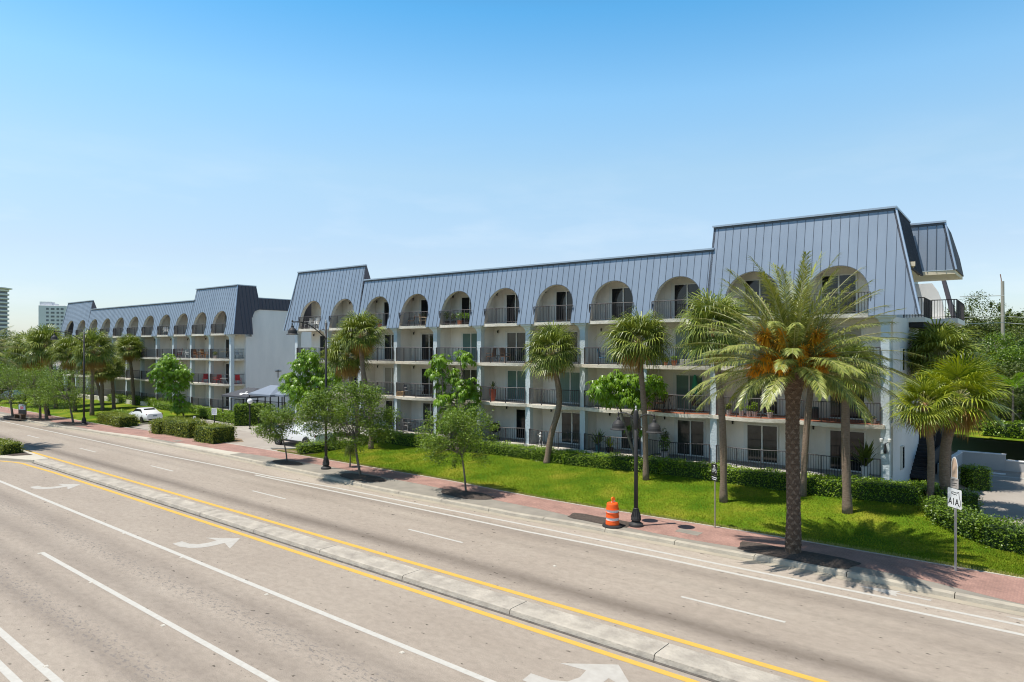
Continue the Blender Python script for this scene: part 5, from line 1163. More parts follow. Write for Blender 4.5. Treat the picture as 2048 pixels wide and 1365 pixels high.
# route sign A1A
X, Y = gp(1911, 1142, .165); root = thing('road_sign', 'white square route sign reading A1A on a grey post, taller narrow plaque mounted above it', 'road sign', (X, Y, .165), rz=-1.49)
mb = MB(); mb.box(-.035, .035, -.02, .02, -.1, 3.55); mb.build('post', galv, root)
def rrect(w, h, r, n=5):
    return [(sx_ * (w / 2 - r) + r * math.cos(a0 + math.pi / 2 * k / n), sz_ * (h / 2 - r) + r * math.sin(a0 + math.pi / 2 * k / n)) for sx_, sz_, a0 in ((1, 1, 0), (-1, 1, math.pi / 2), (-1, -1, math.pi), (1, -1, -math.pi / 2)) for k in range(n + 1)]
def plate(root, name, w, h, zc, y, m, r=.03, t=.004):
    p = rrect(w, h, r); n = len(p); mb = MB(); mb.add([(x, y, z + zc) for x, z in p] + [(x, y - t, z + zc) for x, z in p], [tuple(range(n)), tuple(range(2 * n - 1, n - 1, -1))] + [(i, n + i, n + (i + 1) % n, (i + 1) % n) for i in range(n)]); return mb.build(name, m, root)
ZS = 2.42
bd = plate(root, 'sign_plate', .64, .64, ZS, -.03, sign_white, .045)
def line2d(mb, pts, w, y, zc, mi=0):
    for a, b in zip(pts, pts[1:]):
        d = Vector((b[0] - a[0], b[1] - a[1])); L = d.length; d.normalize(); n_ = Vector((-d[1], d[0])) * w / 2; a = (a[0] - d[0] * w * .3, a[1] - d[1] * w * .3); b = (b[0] + d[0] * w * .3, b[1] + d[1] * w * .3)
        mb.add([(a[0] - n_[0], y, zc + a[1] - n_[1]), (b[0] - n_[0], y, zc + b[1] - n_[1]), (b[0] + n_[0], y, zc + b[1] + n_[1]), (a[0] + n_[0], y, zc + a[1] + n_[1])], [(0, 1, 2, 3)], mi)
mb = MB()
line2d(mb, [(-.13, .145), (-.13, .195), (-.02, .205), (.0, .195), (.14, .20), (.155, .235), (.20, .225), (.205, .15), (.225, .05), (.265, -.05), (.27, -.15), (.25, -.225), (.215, -.24), (.19, -.19)], .024, -.0352, ZS)
line2d(mb, [(-.13, .145), (-.06, .14), (-.02, .11), (.02, .145), (.06, .15), (.09, .12)], .022, -.0352, ZS)
def glyphA(x0, w, h, z0): line2d(mb, [(x0, z0), (x0 + w / 2, z0 + h), (x0 + w, z0)], .038, -.0354, ZS); line2d(mb, [(x0 + w * .22, z0 + h * .32), (x0 + w * .78, z0 + h * .32)], .032, -.0354, ZS)
glyphA(-.265, .135, .20, -.21); glyphA(.045, .135, .20, -.21); line2d(mb, [(-.042, -.215), (-.042, -.005)], .036, -.0354, ZS)
mb.build('sign_lettering', sign_black, bd)
bd = plate(root, 'sign_plate', .36, .34, 2.93, -.032, mat('plaque_grey', (.50, .45, .41), .6, col2=(.38, .33, .30), nscale=9), .02)
mb = MB(); line2d(mb, [(-.14, .09), (.14, .12)], .02, -.037, 2.93); line2d(mb, [(-.13, -.02), (.12, .0)], .02, -.037, 2.93); line2d(mb, [(-.13, -.09), (.10, -.08)], .016, -.037, 2.93); line2d(mb, [(-.15, .04), (-.02, .07)], .014, -.037, 2.93); mb.build('sign_lettering', sign_black, bd)
mb = MB(); pr = [(-.21, 3.10), (.21, 3.10), (.215, 3.35)] + [(.215 * math.cos(t), 3.35 + .46 * math.sin(t) ** .9) for t in [math.pi * k / 16 for k in range(1, 16)]] + [(-.215, 3.35)]
pr = [(x * .72, z) for x, z in pr]; n = len(pr); mb.add([(x, -.035, z) for x, z in pr] + [(x, -.04, z) for x, z in pr], [tuple(range(n)), tuple(range(2 * n - 1, n - 1, -1))] + [(i, n + i, n + (i + 1) % n, (i + 1) % n) for i in range(n)], 1)
mb.add([(x * .86, -.042, 3.12 + (z - 3.10) * .93) for x, z in pr], [tuple(range(n))], 0); bd = mb.build('plaque', [mat('plaque_tan', (.55, .38, .27), .6, col2=(.62, .46, .34), nscale=3), sign_white], root)
# small bike sign
X, Y = gp(1430, 1056, .16); root = thing('road_sign', 'small black bicycle sign on a thin pole at the lawn edge', 'road sign', (X, Y, .16), rz=-1.32)
mb = MB(); mb.tube([(0, 0, -.1), (0, 0, 2.68)], .028, 8); mb.build('post', mat('sign_post', (.30, .26, .20), .6), root)
bd = plate(root, 'sign_plate', .46, .46, 2.42, -.03, sign_black, .03); mb = MB()
for cx in (-.10, .10): line2d(mb, [(cx + .065 * math.cos(t), -.06 + .065 * math.sin(t)) for t in [2 * math.pi * k / 12 for k in range(13)]], .014, -.0352, 2.42)
line2d(mb, [(-.10, -.06), (-.05, .06), (.06, .06), (.0, -.06), (-.05, .06)], .014, -.0352, 2.42); line2d(mb, [(.10, -.06), (.06, .06), (.04, .10), (.08, .10)], .014, -.0352, 2.42); line2d(mb, [(-.04, .15), (.04, .15)], .05, -.0352, 2.42); mb.build('bicycle_symbol', sign_white, bd)
bd = plate(root, 'sign_plate', .46, .22, 2.05, -.03, sign_black, .02); mb = MB(); line2d(mb, [(-.18, .04), (.18, .04)], .03, -.0352, 2.05); line2d(mb, [(-.14, -.04), (.14, -.04)], .03, -.0352, 2.05); mb.build('sign_lettering', sign_white, bd)
# notice sign in the planting bed
X, Y = gp(429, 852, .2); root = thing('notice_sign', 'small white notice board on a dark post behind the right croton bush', 'notice sign', (X, Y, .2), rz=-.35)
mb = MB(); mb.box(-.04, .04, -.03, .03, -.1, 1.1); mb.build('post', black_m, root); bd = plate(root, 'sign_plate', .62, .62, 1.35, -.035, sign_white, .02); mb = MB()
rr = random.Random(3)
for k in range(5):
    z_ = .2 - .1 * k; x_ = -.25
    while x_ < .2: w_ = rr.uniform(.03, .09); line2d(mb, [(x_, z_), (x_ + w_, z_)], .045, -.0405, 1.35); x_ += w_ + .05
mb.build('sign_lettering', mat('sign_grey_text', (.12, .12, .2), .6), bd)
X, Y = gp(389, 850, .2); mb = MB(); mb.box(-.10, .10, -.06, .06, 0, .85); mb.box(-.03, .03, -.063, -.06, .25, .8, 1); o = mb.build('short_post', [white_plastic, black_m], None, Matrix.Translation((X, Y, .17))); tag(o, 'short white post with a dark slot standing in the kerbside planting bed', 'post')
# bench with advertising panel
X, Y = gp(40, 838, .16); root = thing('bench', 'roadside bench with a colourful advertising panel on its back, at the far left kerb', 'bench', (X, Y, .16), rz=-.5)
mb = MB(); mb.box(-.75, .75, -.25, .22, .42, .50); mb.build('seat', mat('bench_brown', (.13, .08, .05), .7), root)
for x_ in (-.62, .62): mb = MB(); mb.box(x_ - .06, x_ + .06, -.22, .22, 0, .42); mb.build('leg', MATS['bench_brown'], root)
mb = MB(); mb.box(-.75, .75, .20, .27, .5, 1.6); mb.box(-.66, -.05, .19, .2, .95, 1.5, 1); mb.box(-.05, .66, .19, .2, .95, 1.5, 2); mb.box(-.35, .3, .185, .19, 1.0, 1.3, 3); mb.build('backrest', [black_m, mat('ad_white', (.7, .72, .78), .6), mat('ad_blue', (.45, .55, .75), .6), mat('ad_pink', (.6, .15, .22), .6)], root)
X, Y = gp(62, 834, .16)
# globe lamp
X, Y = gp(500, 858, .2); root = thing('globe_lamp', 'white globe lamp on a dark post in front of the tall entrance hedge', 'lamp', (X, Y, .2)); zg = at_depth(500, 803, Y)[2] - .2
mb = MB(); mb.tube([(0, 0, 0), (0, 0, zg - .2)], .05, 8); mb.lathe([(.12, 0), (.08, .1)], 10); mb.build('post', black_m, root); mb = MB(); mb.lathe([(.04, -.25)] + [(.25 * math.cos(t), .25 * math.sin(t)) for t in [-math.pi / 2 + .15 + (math.pi - .15) * k / 12 for k in range(13)]], 18, (0, 0, zg)); mb.build('globe', mat('opal_globe', (.85, .85, .84), .25), root, smooth=True)
# ---------------------------------------------------------------- cars
def wheel(root, x, y, r, w, side):
    o = None; mb = MB(); n = 24; pr = [(r * .62, -w / 2), (r * .95, -w / 2), (r, -w * .3), (r, w * .3), (r * .95, w / 2), (r * .62, w / 2)]
    rings = [[(x + a * math.cos(t), y + b, r + a * math.sin(t)) for t in [2 * math.pi * k / n for k in range(n)]] for a, b in pr]; mb.loft(rings, 0, cap=True); o = mb.build('wheel', rubber, root, smooth=False)
    mb = MB(); yy = y + side * (w / 2 + .004); c = (x, yy, r)
    for k in range(5):
        a = 2 * math.pi * k / 5; v = [(x + q * math.cos(a + s_), yy + side * .006, r + q * math.sin(a + s_)) for q, s_ in ((.06, -.5), (r * .60, -.13), (r * .60, .13), (.06, .5))]; mb.add(v, [(0, 1, 2, 3)])
    rg = [[(x + q * math.cos(t), yy + side * .004, r + q * math.sin(t)) for t in [2 * math.pi * k / n for k in range(n)]] for q in (r * .64, r * .57)]; mb.loft(rg, 0, cap=False); mb.lathe([(0.0, 0)], 3) if False else None
    mb.build('rim', chrome, o); return o
def car(name, label, X, Y, z, heading, L, W, prof, belt, glass_side, rw, wbx, paint, pickup=False, extra=None, group=None):
    """body lofted from side-profile sections; local +x is forward"""
    root = thing(name, label, 'car' if name != 'pickup_truck' else 'pickup truck', (X, Y, z), rz=heading, group=group); mb = MB()
    xs = [p[0] for p in prof]
    rings = []
    for x, zb, zbelt, zt, wt in prof:   # section: bottom z, belt z, roof z, half-width factor of the roof
        hw = W / 2 * (1 - .16 * (abs(x) / (L / 2)) ** 6); tw = hw * wt
        rings.append([(x, -hw * .90, zb), (x, -hw, zb + .14), (x, -hw * 1.0, (zb + zbelt) / 2 + .05), (x, -hw * .955, zbelt), (x, -tw, zt - .04), (x, -tw * .86, zt), (x, tw * .86, zt), (x, tw, zt - .04), (x, hw * .955, zbelt), (x, hw, (zb + zbelt) / 2 + .05), (x, hw, zb + .14), (x, hw * .90, zb)])
    mb.loft(rings); b = mb.build('body', paint, root, smooth=True)
    b.data.polygons.foreach_set('use_smooth', [True] * len(b.data.polygons)); m_ = b.modifiers.new('es', 'EDGE_SPLIT'); m_.split_angle = R_(32)
    for x in wbx:
        for s_ in (-1, 1):
            mb = MB(); mb.tube([(x, s_ * (W / 2 - .16), rw + .01), (x, s_ * (W / 2 + .006), rw + .01)], rw * 1.16, 22); mb.build('wheel_arch', black_m, root); wheel(root, x, s_ * (W / 2 - .085), rw, .22, s_)
    for nm, quads, m_ in extra:
        mb = MB()
        for q in quads: mb.add(q, [tuple(range(len(q)))])
        mb.build(nm, m_, root)
    return root
def sideq(W, pts, off=.008):   # mirrored panes given as (x, y_half, z)
    out = []
    for s_ in (-1, 1): out.append([(x, s_ * (y + off), z) for x, y, z in pts])
    return out
h = math.atan2(.632, -.775)
W = 1.78
sed = [(-2.30, .42, .80, .96, .86), (-2.22, .30, .86, 1.03, .88), (-1.75, .24, .90, 1.08, .84), (-1.45, .24, .92, 1.16, .80), (-.85, .2, .93, 1.42, .72), (-.3, .2, .93, 1.47, .70), (.25, .2, .92, 1.45, .70), (.55, .2, .92, 1.36, .72), (1.15, .2, .90, 1.0, .82), (1.7, .22, .84, .92, .84), (2.1, .28, .74, .80, .82), (2.3, .42, .62, .66, .78)]
sideg = sideq(W, [(-1.38, .79, .97), (-.82, .70, 1.36), (.45, .685, 1.36), (1.0, .80, .97)]); 
X, Y = gp(286, 846, .18)
X += .632 * .0
car('car', 'white saloon car parked beyond the croton hedge, seen from its rear corner', X - .3, Y + .9, .175, h, 4.62, W, sed, .9, None, .32, (-1.36, 1.36), white_body, extra=[
    ('side_window', sideg, glass_m), ('rear_window', [[(-1.52, -.60, 1.11), (-1.52, .60, 1.11), (-.90, .52, 1.415), (-.90, -.52, 1.415)]], glass_m),
    ('windscreen', [[(1.10, -.66, 1.04), (1.10, .66, 1.04), (.58, .54, 1.37), (.58, -.54, 1.37)]], glass_m),
    ('tail_light', [[(-2.275, .46, .84), (-2.20, .80, .86), (-2.16, .80, .99), (-2.245, .42, .99)]], red_m), ('tail_light', [[(-2.275, -.46, .84), (-2.20, -.80, .86), (-2.16, -.80, .99), (-2.245, -.42, .99)]], red_m),
    ('licence_plate', [[(-2.325, -.2, .70), (-2.325, .2, .70), (-2.305, .2, .84), (-2.305, -.2, .84)]], mat('plate', (.25, .3, .32), .5)), ('bumper_trim', [[(-2.33, -.6, .36), (-2.33, .6, .36), (-2.32, .64, .47), (-2.32, -.64, .47)]], black_m),
    ('headlight', [[(2.28, -.5, .62), (2.12, -.78, .66), (2.08, -.78, .76), (2.2, -.45, .72)]], chrome), ('headlight', [[(2.28, .5, .62), (2.12, .78, .66), (2.08, .78, .76), (2.2, .45, .72)]], chrome),
    ('door_handle', sideq(W, [(-.55, .86, .80), (-.35, .86, .80), (-.35, .86, .83), (-.55, .86, .83)], .02), chrome), ('wing_mirror', [[(.85, .86, .96), (.85, 1.0, .98), (.80, 1.0, 1.08), (.80, .86, 1.06)], [(.85, -.86, .96), (.85, -1.0, .98), (.80, -1.0, 1.08), (.80, -.86, 1.06)]], white_body)])
W = 2.0
pk = [(-2.85, .55, 1.0, 1.12, .92), (-2.75, .45, 1.12, 1.22, .94), (-1.3, .42, 1.15, 1.24, .94), (-1.2, .42, 1.18, 1.78, .76), (-.9, .40, 1.18, 1.86, .74), (.3, .40, 1.18, 1.88, .74), (.75, .40, 1.17, 1.72, .76), (1.25, .40, 1.14, 1.24, .90), (2.2, .42, 1.10, 1.20, .90), (2.65, .45, 1.0, 1.10, .88), (2.85, .55, .85, .95, .84)]
ca_, cb_ = FR.g(556, 891, .18), FR.g(612, 897, .18); X, Y = FR.w((ca_[0] + cb_[0]) / 2, (ca_[1] + cb_[1]) / 2 + .95)
car('pickup_truck', 'white pickup truck parked behind the small leaning oak, largely hidden by foliage', X, Y, .175, h, 5.75, W, pk, 1.15, None, .41, (-1.85, 1.85), white_body, extra=[
    ('side_window', sideq(W, [(-1.1, .83, 1.25), (-1.0, .765, 1.70), (.45, .76, 1.72), (1.05, .85, 1.25)]), mat('blue_glass', (.02, .05, .10), .08)), ('windscreen', [[(1.22, -.78, 1.28), (1.22, .78, 1.28), (.78, .64, 1.70), (.78, -.64, 1.70)]], glass_m),
    ('running_board', [[(-1.3, s_ * 1.03, .40), (1.3, s_ * 1.03, .40), (1.3, s_ * 1.03, .52), (-1.3, s_ * 1.03, .52)] for s_ in (-1, 1)] + [[(-1.3, s_ * .9, .52), (1.3, s_ * .9, .52), (1.3, s_ * 1.03, .52), (-1.3, s_ * 1.03, .52)] for s_ in (-1, 1)], black_m),
    ('fender_vent', sideq(W, [(1.30, 1.0, .95), (1.42, 1.0, .95), (1.38, .99, 1.08), (1.28, .99, 1.08)], .012), black_m), ('tail_light', [[(-2.84, .75, .9), (-2.84, .93, .9), (-2.84, .93, 1.1), (-2.84, .75, 1.1)]], red_m), ('headlight', [[(2.86, .5, .82), (2.78, .85, .84), (2.72, .85, .98), (2.8, .5, .96)]], chrome)])
X, Y = at_depth(24, 795, 92)[:2]; darkp = mat('dark_paint', (.03, .035, .045), .25, coat=.5)
car('car', 'dark car parked behind the hedge at the far left edge', X, Y, .45, h + .2, 4.62, 1.78, sed, .9, None, .32, (-1.36, 1.36), darkp, extra=[('side_window', sideg, glass_m)])

# ---------------------------------------------------------------- entrance canopy, fence
def awning(label, cx, cy, w, d, z0, z1, m, rot, letters=False, cat='canopy'):
    root = thing('entrance_canopy', label, cat, (cx, cy, 0), rz=rot); mb = MB()
    a = [(-w / 2, -d / 2), (w / 2, -d / 2), (w / 2, d / 2), (-w / 2, d / 2)]; top = [(-w * .18, 0, z1), (w * .18, 0, z1)]
    vs = [(x, y, z0) for x, y in a] + [(x, y, z0 - .16) for x, y in a] + top
    mb.add(vs, [(0, 1, 9, 8), (1, 2, 9), (2, 3, 8, 9), (3, 0, 8), (0, 4, 5, 1), (1, 5, 6, 2), (2, 6, 7, 3), (3, 7, 4, 0)]); mb.build('fabric', m, root)
    for x, y in a: mb = MB(); mb.box(x * .96 - .04, x * .96 + .04, y * .96 - .04, y * .96 + .04, .2, z0); mb.build('post', black_m, root)
    return root
cx, cy = at_depth(505, 790, 68.5)[:2]; awning('low grey fabric canopy with white lettering at the entrance between the two buildings', cx, cy, 4.6, 4.0, at_depth(490, 790, 68.5)[2], at_depth(490, 776, 68.5)[2], canopy_d, FB.ang)
ro = bpy.data.objects['entrance_canopy']; mb = MB(); rr = random.Random(4)
z_ = at_depth(490, 790, 68.5)[2]
pl_ = [(-.5, 1.0)]
for (x0_, y0_, w_) in ((.55, -1.2, .35), (.2, -1.55, .25), (.55, -1.55, .3), (.95, -1.55, .25), (1.3, -1.55, .3), (.65, -1.85, .4)):
    f_ = lambda y: z_ + (y + 2.1) / 2.1 * (at_depth(490, 776, 68.5)[2] - z_) + .02
    mb.add([(x0_, y0_, f_(y0_)), (x0_ + w_, y0_, f_(y0_)), (x0_ + w_, y0_ + .2, f_(y0_ + .2)), (x0_, y0_ + .2, f_(y0_ + .2))], [(0, 1, 2, 3)])
mb.build('canopy_lettering', sign_white, ro)
cx, cy = at_depth(549, 790, 64.5)[:2]; awning('pale blue-grey peaked fabric canopy at the entrance, in front of the blank white end wall', cx, cy, 3.6, 3.2, at_depth(535, 787, 64.5)[2], at_depth(535, 771, 64.5)[2], canopy_m, FB.ang)
cx, cy = at_depth(582, 790, 64.0)[:2]; awning('second pale blue-grey peaked canopy partly hidden behind the umbrella tree', cx, cy, 3.2, 3.6, at_depth(580, 787, 64)[2], at_depth(580, 774, 64)[2], canopy_m, FB.ang)
def fence(name, label, M, a, b, z, h, m, step=.14, posts=2.0):
    root = thing(name, label, 'fence', M=M); a, b = Vector(a), Vector(b); L = (b - a).length; n_ = int(L / posts)
    mb = MB(); 
    for zz in (z + h - .05, z + .12): mb.tube([(a[0], a[1], zz), (b[0], b[1], zz)], .025, 4)
    for i in range(int(L / step)): p = a.lerp(b, i * step / L); mb.box(p[0] - .011, p[0] + .011, p[1] - .011, p[1] + .011, z + .1, z + h)
    mb.build('rail_panel', m, root)
    for i in range(n_ + 1): p = a.lerp(b, i / max(1, n_)); mb = MB(); mb.box(p[0] - .04, p[0] + .04, p[1] - .04, p[1] + .04, z - .1, z + h + .03); mb.build('post', m, root)
p0 = FR.l(at_depth(462, 800, 70)[:2]); p1 = FR.l(at_depth(600, 800, 63)[:2])
fence('pool_fence', 'dark vertical-bar fence behind the tall entrance hedges, under the fabric canopies', FR.M, p0, p1, .6, 1.9, black_m, .16)
p0 = FR.l(at_depth(568, 822, 58.5)[:2]); p1 = FR.l(at_depth(600, 826, 56)[:2])
fence('handrail_fence', 'low grey ramp railing left of the corner column, beneath the umbrella tree', FR.M, p0, p1, .9, 1.1, galv, .8)
fence('gate_fence', 'short black metal gate railing at the foot of the tall entrance hedge', FR.M, (-52.5, -4.3), (-51.4, -3.4), .2, 1.2, black_m, .12, 1.0)

# ---------------------------------------------------------------- retaining walls, utility pole, towers
rw_m = mat('grey_render', (.43, .42, .41), .9, col2=(.37, .365, .36), nscale=1)
root = thing('retaining_wall', 'stepped grey rendered retaining wall beyond the driveway at the right edge', 'wall', M=FR.M)
zt1 = FRat(1960, 907, 10.6)[1]; zt2 = FRat(2030, 924, 10.6)[1]
x1 = FRat(1916, 905, 10.6)[0]; x2 = FRat(2011, 912, 10.6)[0]
mb = MB(); mb.prism([(x1, 10.6), (x2, 10.6), (x2, 10.9), (x1, 10.9)], 0, zt1); mb.prism([(x2 + .003, 10.6), (30, 10.6), (30, 10.9), (x2 + .003, 10.9)], 0, zt2); mb.prism([(x1 - .35, 4.8), (x1 - .1, 4.8), (x1 + .25, 10.55), (x1 - .0, 10.55)], 0, 1.2); mb.build('wall_face', rw_m, root)
mb = MB(); mb.add([(x1 - .35, 4.8, 1.2), (x1 - .1, 4.8, 1.2), (x1 + .25, 10.6, zt1 + .02), (x1, 10.6, zt1 + .02), (x1 - .35, 4.8, 1.12), (x1 - .1, 4.8, 1.12), (x1 + .25, 10.6, zt1 - .08), (x1, 10.6, zt1 - .08)], [(0, 1, 2, 3), (4, 5, 1, 0), (5, 6, 2, 1), (7, 4, 0, 3)]); mb.box(x1 - .02, x2 + .02, 10.57, 10.93, zt1 + .002, zt1 + .05); mb.box(x2 + .024, 30, 10.57, 10.93, zt2 + .002, zt2 + .05); mb.build('coping', stucco_white, root)
mb = MB(); xx = FRat(1977, 948, 9.0)[0]; xy = FRat(2011, 950, 9.0)[0]; mb.prism([(xx, 9.0), (xy, 9.0), (xy, 9.3), (xx, 9.3)], .2, FRat(1990, 947, 9)[1]); mb.prism([(xy + .003, 9.0), (30, 9.0), (30, 9.3), (xy + .003, 9.3)], .2, FRat(2030, 963, 9)[1]); o = mb.build('garden_wall', stucco_white, None, FR.M); tag(o, 'low sunlit white wall with one step down, directly behind the driveway parking line', 'wall')
Yp = 62; x_, y_, zt_ = at_depth(2005, 563, Yp); root = thing('utility_pole', 'weathered wooden utility pole standing above the trees at the right edge', 'utility pole', (x_, y_, 1.0)); mb = MB(); mb.tube([(0.1, 0, -1), (0, 0, zt_ - 1)], [.19, .14], 10); mb.build('pole', wood_pole, root)
mb = MB(); mb.tube([(-.08, 0, zt_ - 1.3), (-.12, 0, zt_ - .8), (-.2, 0, zt_ - .35)], .04, 5); mb.build('insulator', mat('insulator', (.35, .15, .10), .5), root)
for (za, yy, d_) in ((592, 9, 'highest thin cable running left from the utility pole over the treetops'), (633, 8, 'upper pale cable strung across at the utility pole just over the dense tree'), (646, 7, 'lower pale cable strung across at the utility pole, beneath the upper one')):
    z_ = at_depth(2005, za, Yp)[2]; a_ = at_depth(1870 if za > 600 else 1920, za + (4 if za > 600 else 2), Yp - 2); b_ = at_depth(2140, za + 10, Yp); mb = MB()
    mb.tube([(a_[0], a_[1], a_[2]), (x_, y_ - .2, z_)] + ([(b_[0], b_[1], b_[2])] if za > 600 else []), .028 if za > 600 else .035, 5); tag(mb.build('overhead_cable', mat('cable_grey', (.45, .45, .43), .6)), d_, 'cable', 'cables at the utility pole')
# towers
tw = mat('tower_white', (.74, .73, .74), .8, col2=(.68, .67, .69), nscale=.05); twd = mat('tower_glass', (.20, .20, .22), .6); tws = mat('tower_shade', (.46, .46, .49), .8)
D = 600; x_, y_, zt_ = at_depth(108, 612, D); sc_ = D / F
root = thing('high_rise', 'distant white slab tower block with rows of dark windows behind the far roofs', 'tower block', (x_, y_, 0), rz=.35)
Wt = 44 * sc_ ; mb = MB(); mb.bbox(-Wt / 2, Wt / 2, -8, 8, 0, zt_, .3); mb.box(-Wt / 2, -Wt / 2 + 9, -4, 6, zt_, zt_ + 3.2); mb.box(-2, 3, -3, 4, zt_, zt_ + 1.6); mb.build('wall', tw, root)
fl = 13; fh = (zt_ - 2) / fl
for f_ in range(fl):
    z_ = f_ * fh + 1.3
    for (a_, b_) in ((-.20, -.10), (-.02, .12), (.20, .30), (.36, .47)):
        mb = MB(); mb.box(a_ * Wt, b_ * Wt, -8.12, -8.0, z_, z_ + fh * .5); mb.build('window', twd, root)
D = 520; x_, y_, zt_ = at_depth(-6, 578, D); root = thing('high_rise', 'distant tower with curved white balconies cut by the left edge of the photo', 'tower block', (x_, y_, 0))
mb = MB(); mb.lathe([(6.4, 0), (6.4, zt_ - .5)], 20); mb.build('wall', tws, root); mb = MB(); mb.lathe([(7, zt_ - .4), (9.6, zt_), (9.6, zt_ + .5), (3, zt_ + .9)], 24); mb.build('roof', tw, root)
nfl = int(zt_ / 3.1)
for k in range(nfl):
    z_ = 1.5 + k * 3.1; mb = MB(); mb.lathe([(7.4, z_), (7.6, z_ + .02), (7.6, z_ + 1.15), (7.3, z_ + 1.15)], 24, mi=0); mb.build('balcony', tw, root)
for k in range(nfl): z_ = 2.8 + k * 3.1; mb = MB(); mb.lathe([(6.45, z_), (6.45, z_ + 1.5)], 20); mb.build('window_band', twd, root)
# pale low houses glimpsed at left
for (px, py, Yh, w_, d_) in ((12, 718, 160, 14, 'pale low house roof glimpsed between palm fronds at the left edge'), (96, 745, 130, 5, 'sliver of a white wall seen between two far fan palms')):
    x_, y_, z_ = at_depth(px, py - 12, Yh); mb = MB(); mb.box(-w_ / 2, w_ / 2, 0, 8, 0, z_ - .6); root = thing('house', d_, 'house', (x_, y_, 0)); mb.build('wall', stucco_white, root); mb = MB(); mb.loft([[(-w_ / 2 - .4, -.4, z_ - .6), (w_ / 2 + .4, -.4, z_ - .6), (w_ / 2 + .4, 8.4, z_ - .6), (-w_ / 2 - .4, 8.4, z_ - .6)], [(-w_ / 2 + 1.5, 3, z_ + 1), (w_ / 2 - 1.5, 3, z_ + 1), (w_ / 2 - 1.5, 5, z_ + 1), (-w_ / 2 + 1.5, 5, z_ + 1)]]); mb.build('roof', rw_m, root)

# ---------------------------------------------------------------- balcony furniture
def loc_of(M, bay, u, y, lev, dz=0.0): p = M @ Vector((-BAY * (bay + 1) + u, y, FL[lev] + .008 + dz)); return p
def chair(name, label, p, rz, m, fm, group, hi=.95, arms=True):
    root = thing(name, label, 'chair', p, rz=rz, group=group)
    mb = MB(); mb.bbox(-.25, .25, -.24, .24, .40, .45, .01); mb.build('seat', m, root); mb = MB(); mb.loft([[(-.25, .20, .44), (.25, .20, .44), (.25, .24, .44), (-.25, .24, .44)], [(-.24, .30, hi), (.24, .30, hi), (.24, .33, hi), (-.24, .33, hi)]]); mb.build('backrest', m, root)
    for sx_ in (-1, 1):
        for sy_ in (-1, 1): mb = MB(); mb.tube([(sx_ * .24, sy_ * .22, .42), (sx_ * .28, sy_ * .27, 0)], .017, 5); mb.build('leg', fm, root)
        if arms: mb = MB(); mb.tube([(sx_ * .27, .27, .64), (sx_ * .28, -.22, .64), (sx_ * .27, -.24, .42)], .017, 5); mb.build('armrest', fm, root)
    return root
def table(label, p, m, fm, r=.42, h=.70, group=None):
    root = thing('patio_table', label, 'table', p, group=group); mb = MB(); mb.lathe([(r - .02, h - .03), (r, h - .015), (r, h), (r - .02, h + .005)], 18); mb.build('tabletop', m, root)
    for k in range(3): a = 2.1 * k + .4; mb = MB(); mb.tube([(.06 * math.cos(a), .06 * math.sin(a), h - .03), (.30 * math.cos(a), .30 * math.sin(a), 0)], .016, 5); mb.build('leg', fm, root)
    return root
def potplant(label, p, hp, rp, hpl, lm, pm, kind='bush', seed=1, name='potted_plant', ln=.11):
    rr = random.Random(seed); r = np.random.default_rng(seed); root = thing(name, label, 'potted plant', p); mb = MB(); mb.lathe([(rp * .7, 0), (rp, hp * .92), (rp * 1.08, hp * .93), (rp * 1.08, hp), (rp * .9, hp), (rp * .88, hp - .04)], 14); mb.build('pot', pm, root)
    if kind == 'bush': P = r.normal(0, 1, (int(170 * (hpl / .4)), 3)); P /= np.linalg.norm(P, axis=1)[:, None]; P *= r.uniform(.3, 1, (len(P), 1)); P = P * np.array([rp * 1.6, rp * 1.6, hpl / 2]) + np.array([0, 0, hp + hpl * .5]); V = leaf_quads(r, P, ln, ln * .5, droop=.1)
    else:
        V = []
        for i in range(26):
            a = rr.uniform(0, 6.28); e0 = rr.uniform(.4, 1.5); g = Vector((math.cos(a) * math.cos(e0), math.sin(a) * math.cos(e0), math.sin(e0))); q = Vector((0, 0, hp)); m_ = q + g * hpl * .6; e = m_ + (g + Vector((0, 0, -.45))).normalized() * hpl * .45; w = g.cross(Vector((0, 0, 1))).normalized() * .03 * hpl / .5
            V += [[tuple(q - w * .6), tuple(q + w * .6), tuple(m_ + w), tuple(m_ - w)], [tuple(m_ - w), tuple(m_ + w), tuple(e + w * .1), tuple(e - w * .1)]]
        V = np.array(V)
    link('foliage', npmesh('foliage', V, 4, lm), root); return root
A_, B_ = mA, mB_
# near building
for i, (u, s_, k_) in enumerate(((.95, .42, 'bush'), (1.65, .30, 'spiky'), (2.05, .32, 'bush'), (2.35, .55, 'bush'), (3.15, .12, 'bush'))):
    lb = ['leftmost pale pot of the row on the red-tiled balcony, holding a yellowish bush', 'second pale pot in that row, low spiky leaves', 'third pale pot from the left in the row on the red-tiled balcony', 'tallest plant of the pale-pot row on the red-tiled balcony, loose green stems', 'lone pale pot with a nearly bare stem at the right end of the pot row'][i]
    potplant(lb, loc_of(A_, 1, u, -.35 - .0, 1, .02), .30, .15, s_, leaf_hedge if i else leaf_hedge_y, white_pot, k_, 400 + i)
potplant('small pale pot in the right corner of the red-tiled balcony beside the end column', loc_of(A_, 0, 3.75, -.1, 1, .02), .25, .14, .12, leaf_dk, white_pot, 'bush', 410)
mb = MB(); mb.bbox(-.22, .22, -.2, .2, 0, .65, .03); mb.box(-.18, .18, -.21, -.2, .1, .58, 1); o = mb.build('storage_box', [mat('dark_box', (.02, .05, .045), .5), black_m], None, Matrix.Translation(loc_of(A_, 0, .9, .3, 1, .02))); tag(o, 'small dark storage box on the red-tiled balcony just right of the date palm trunk', 'box')
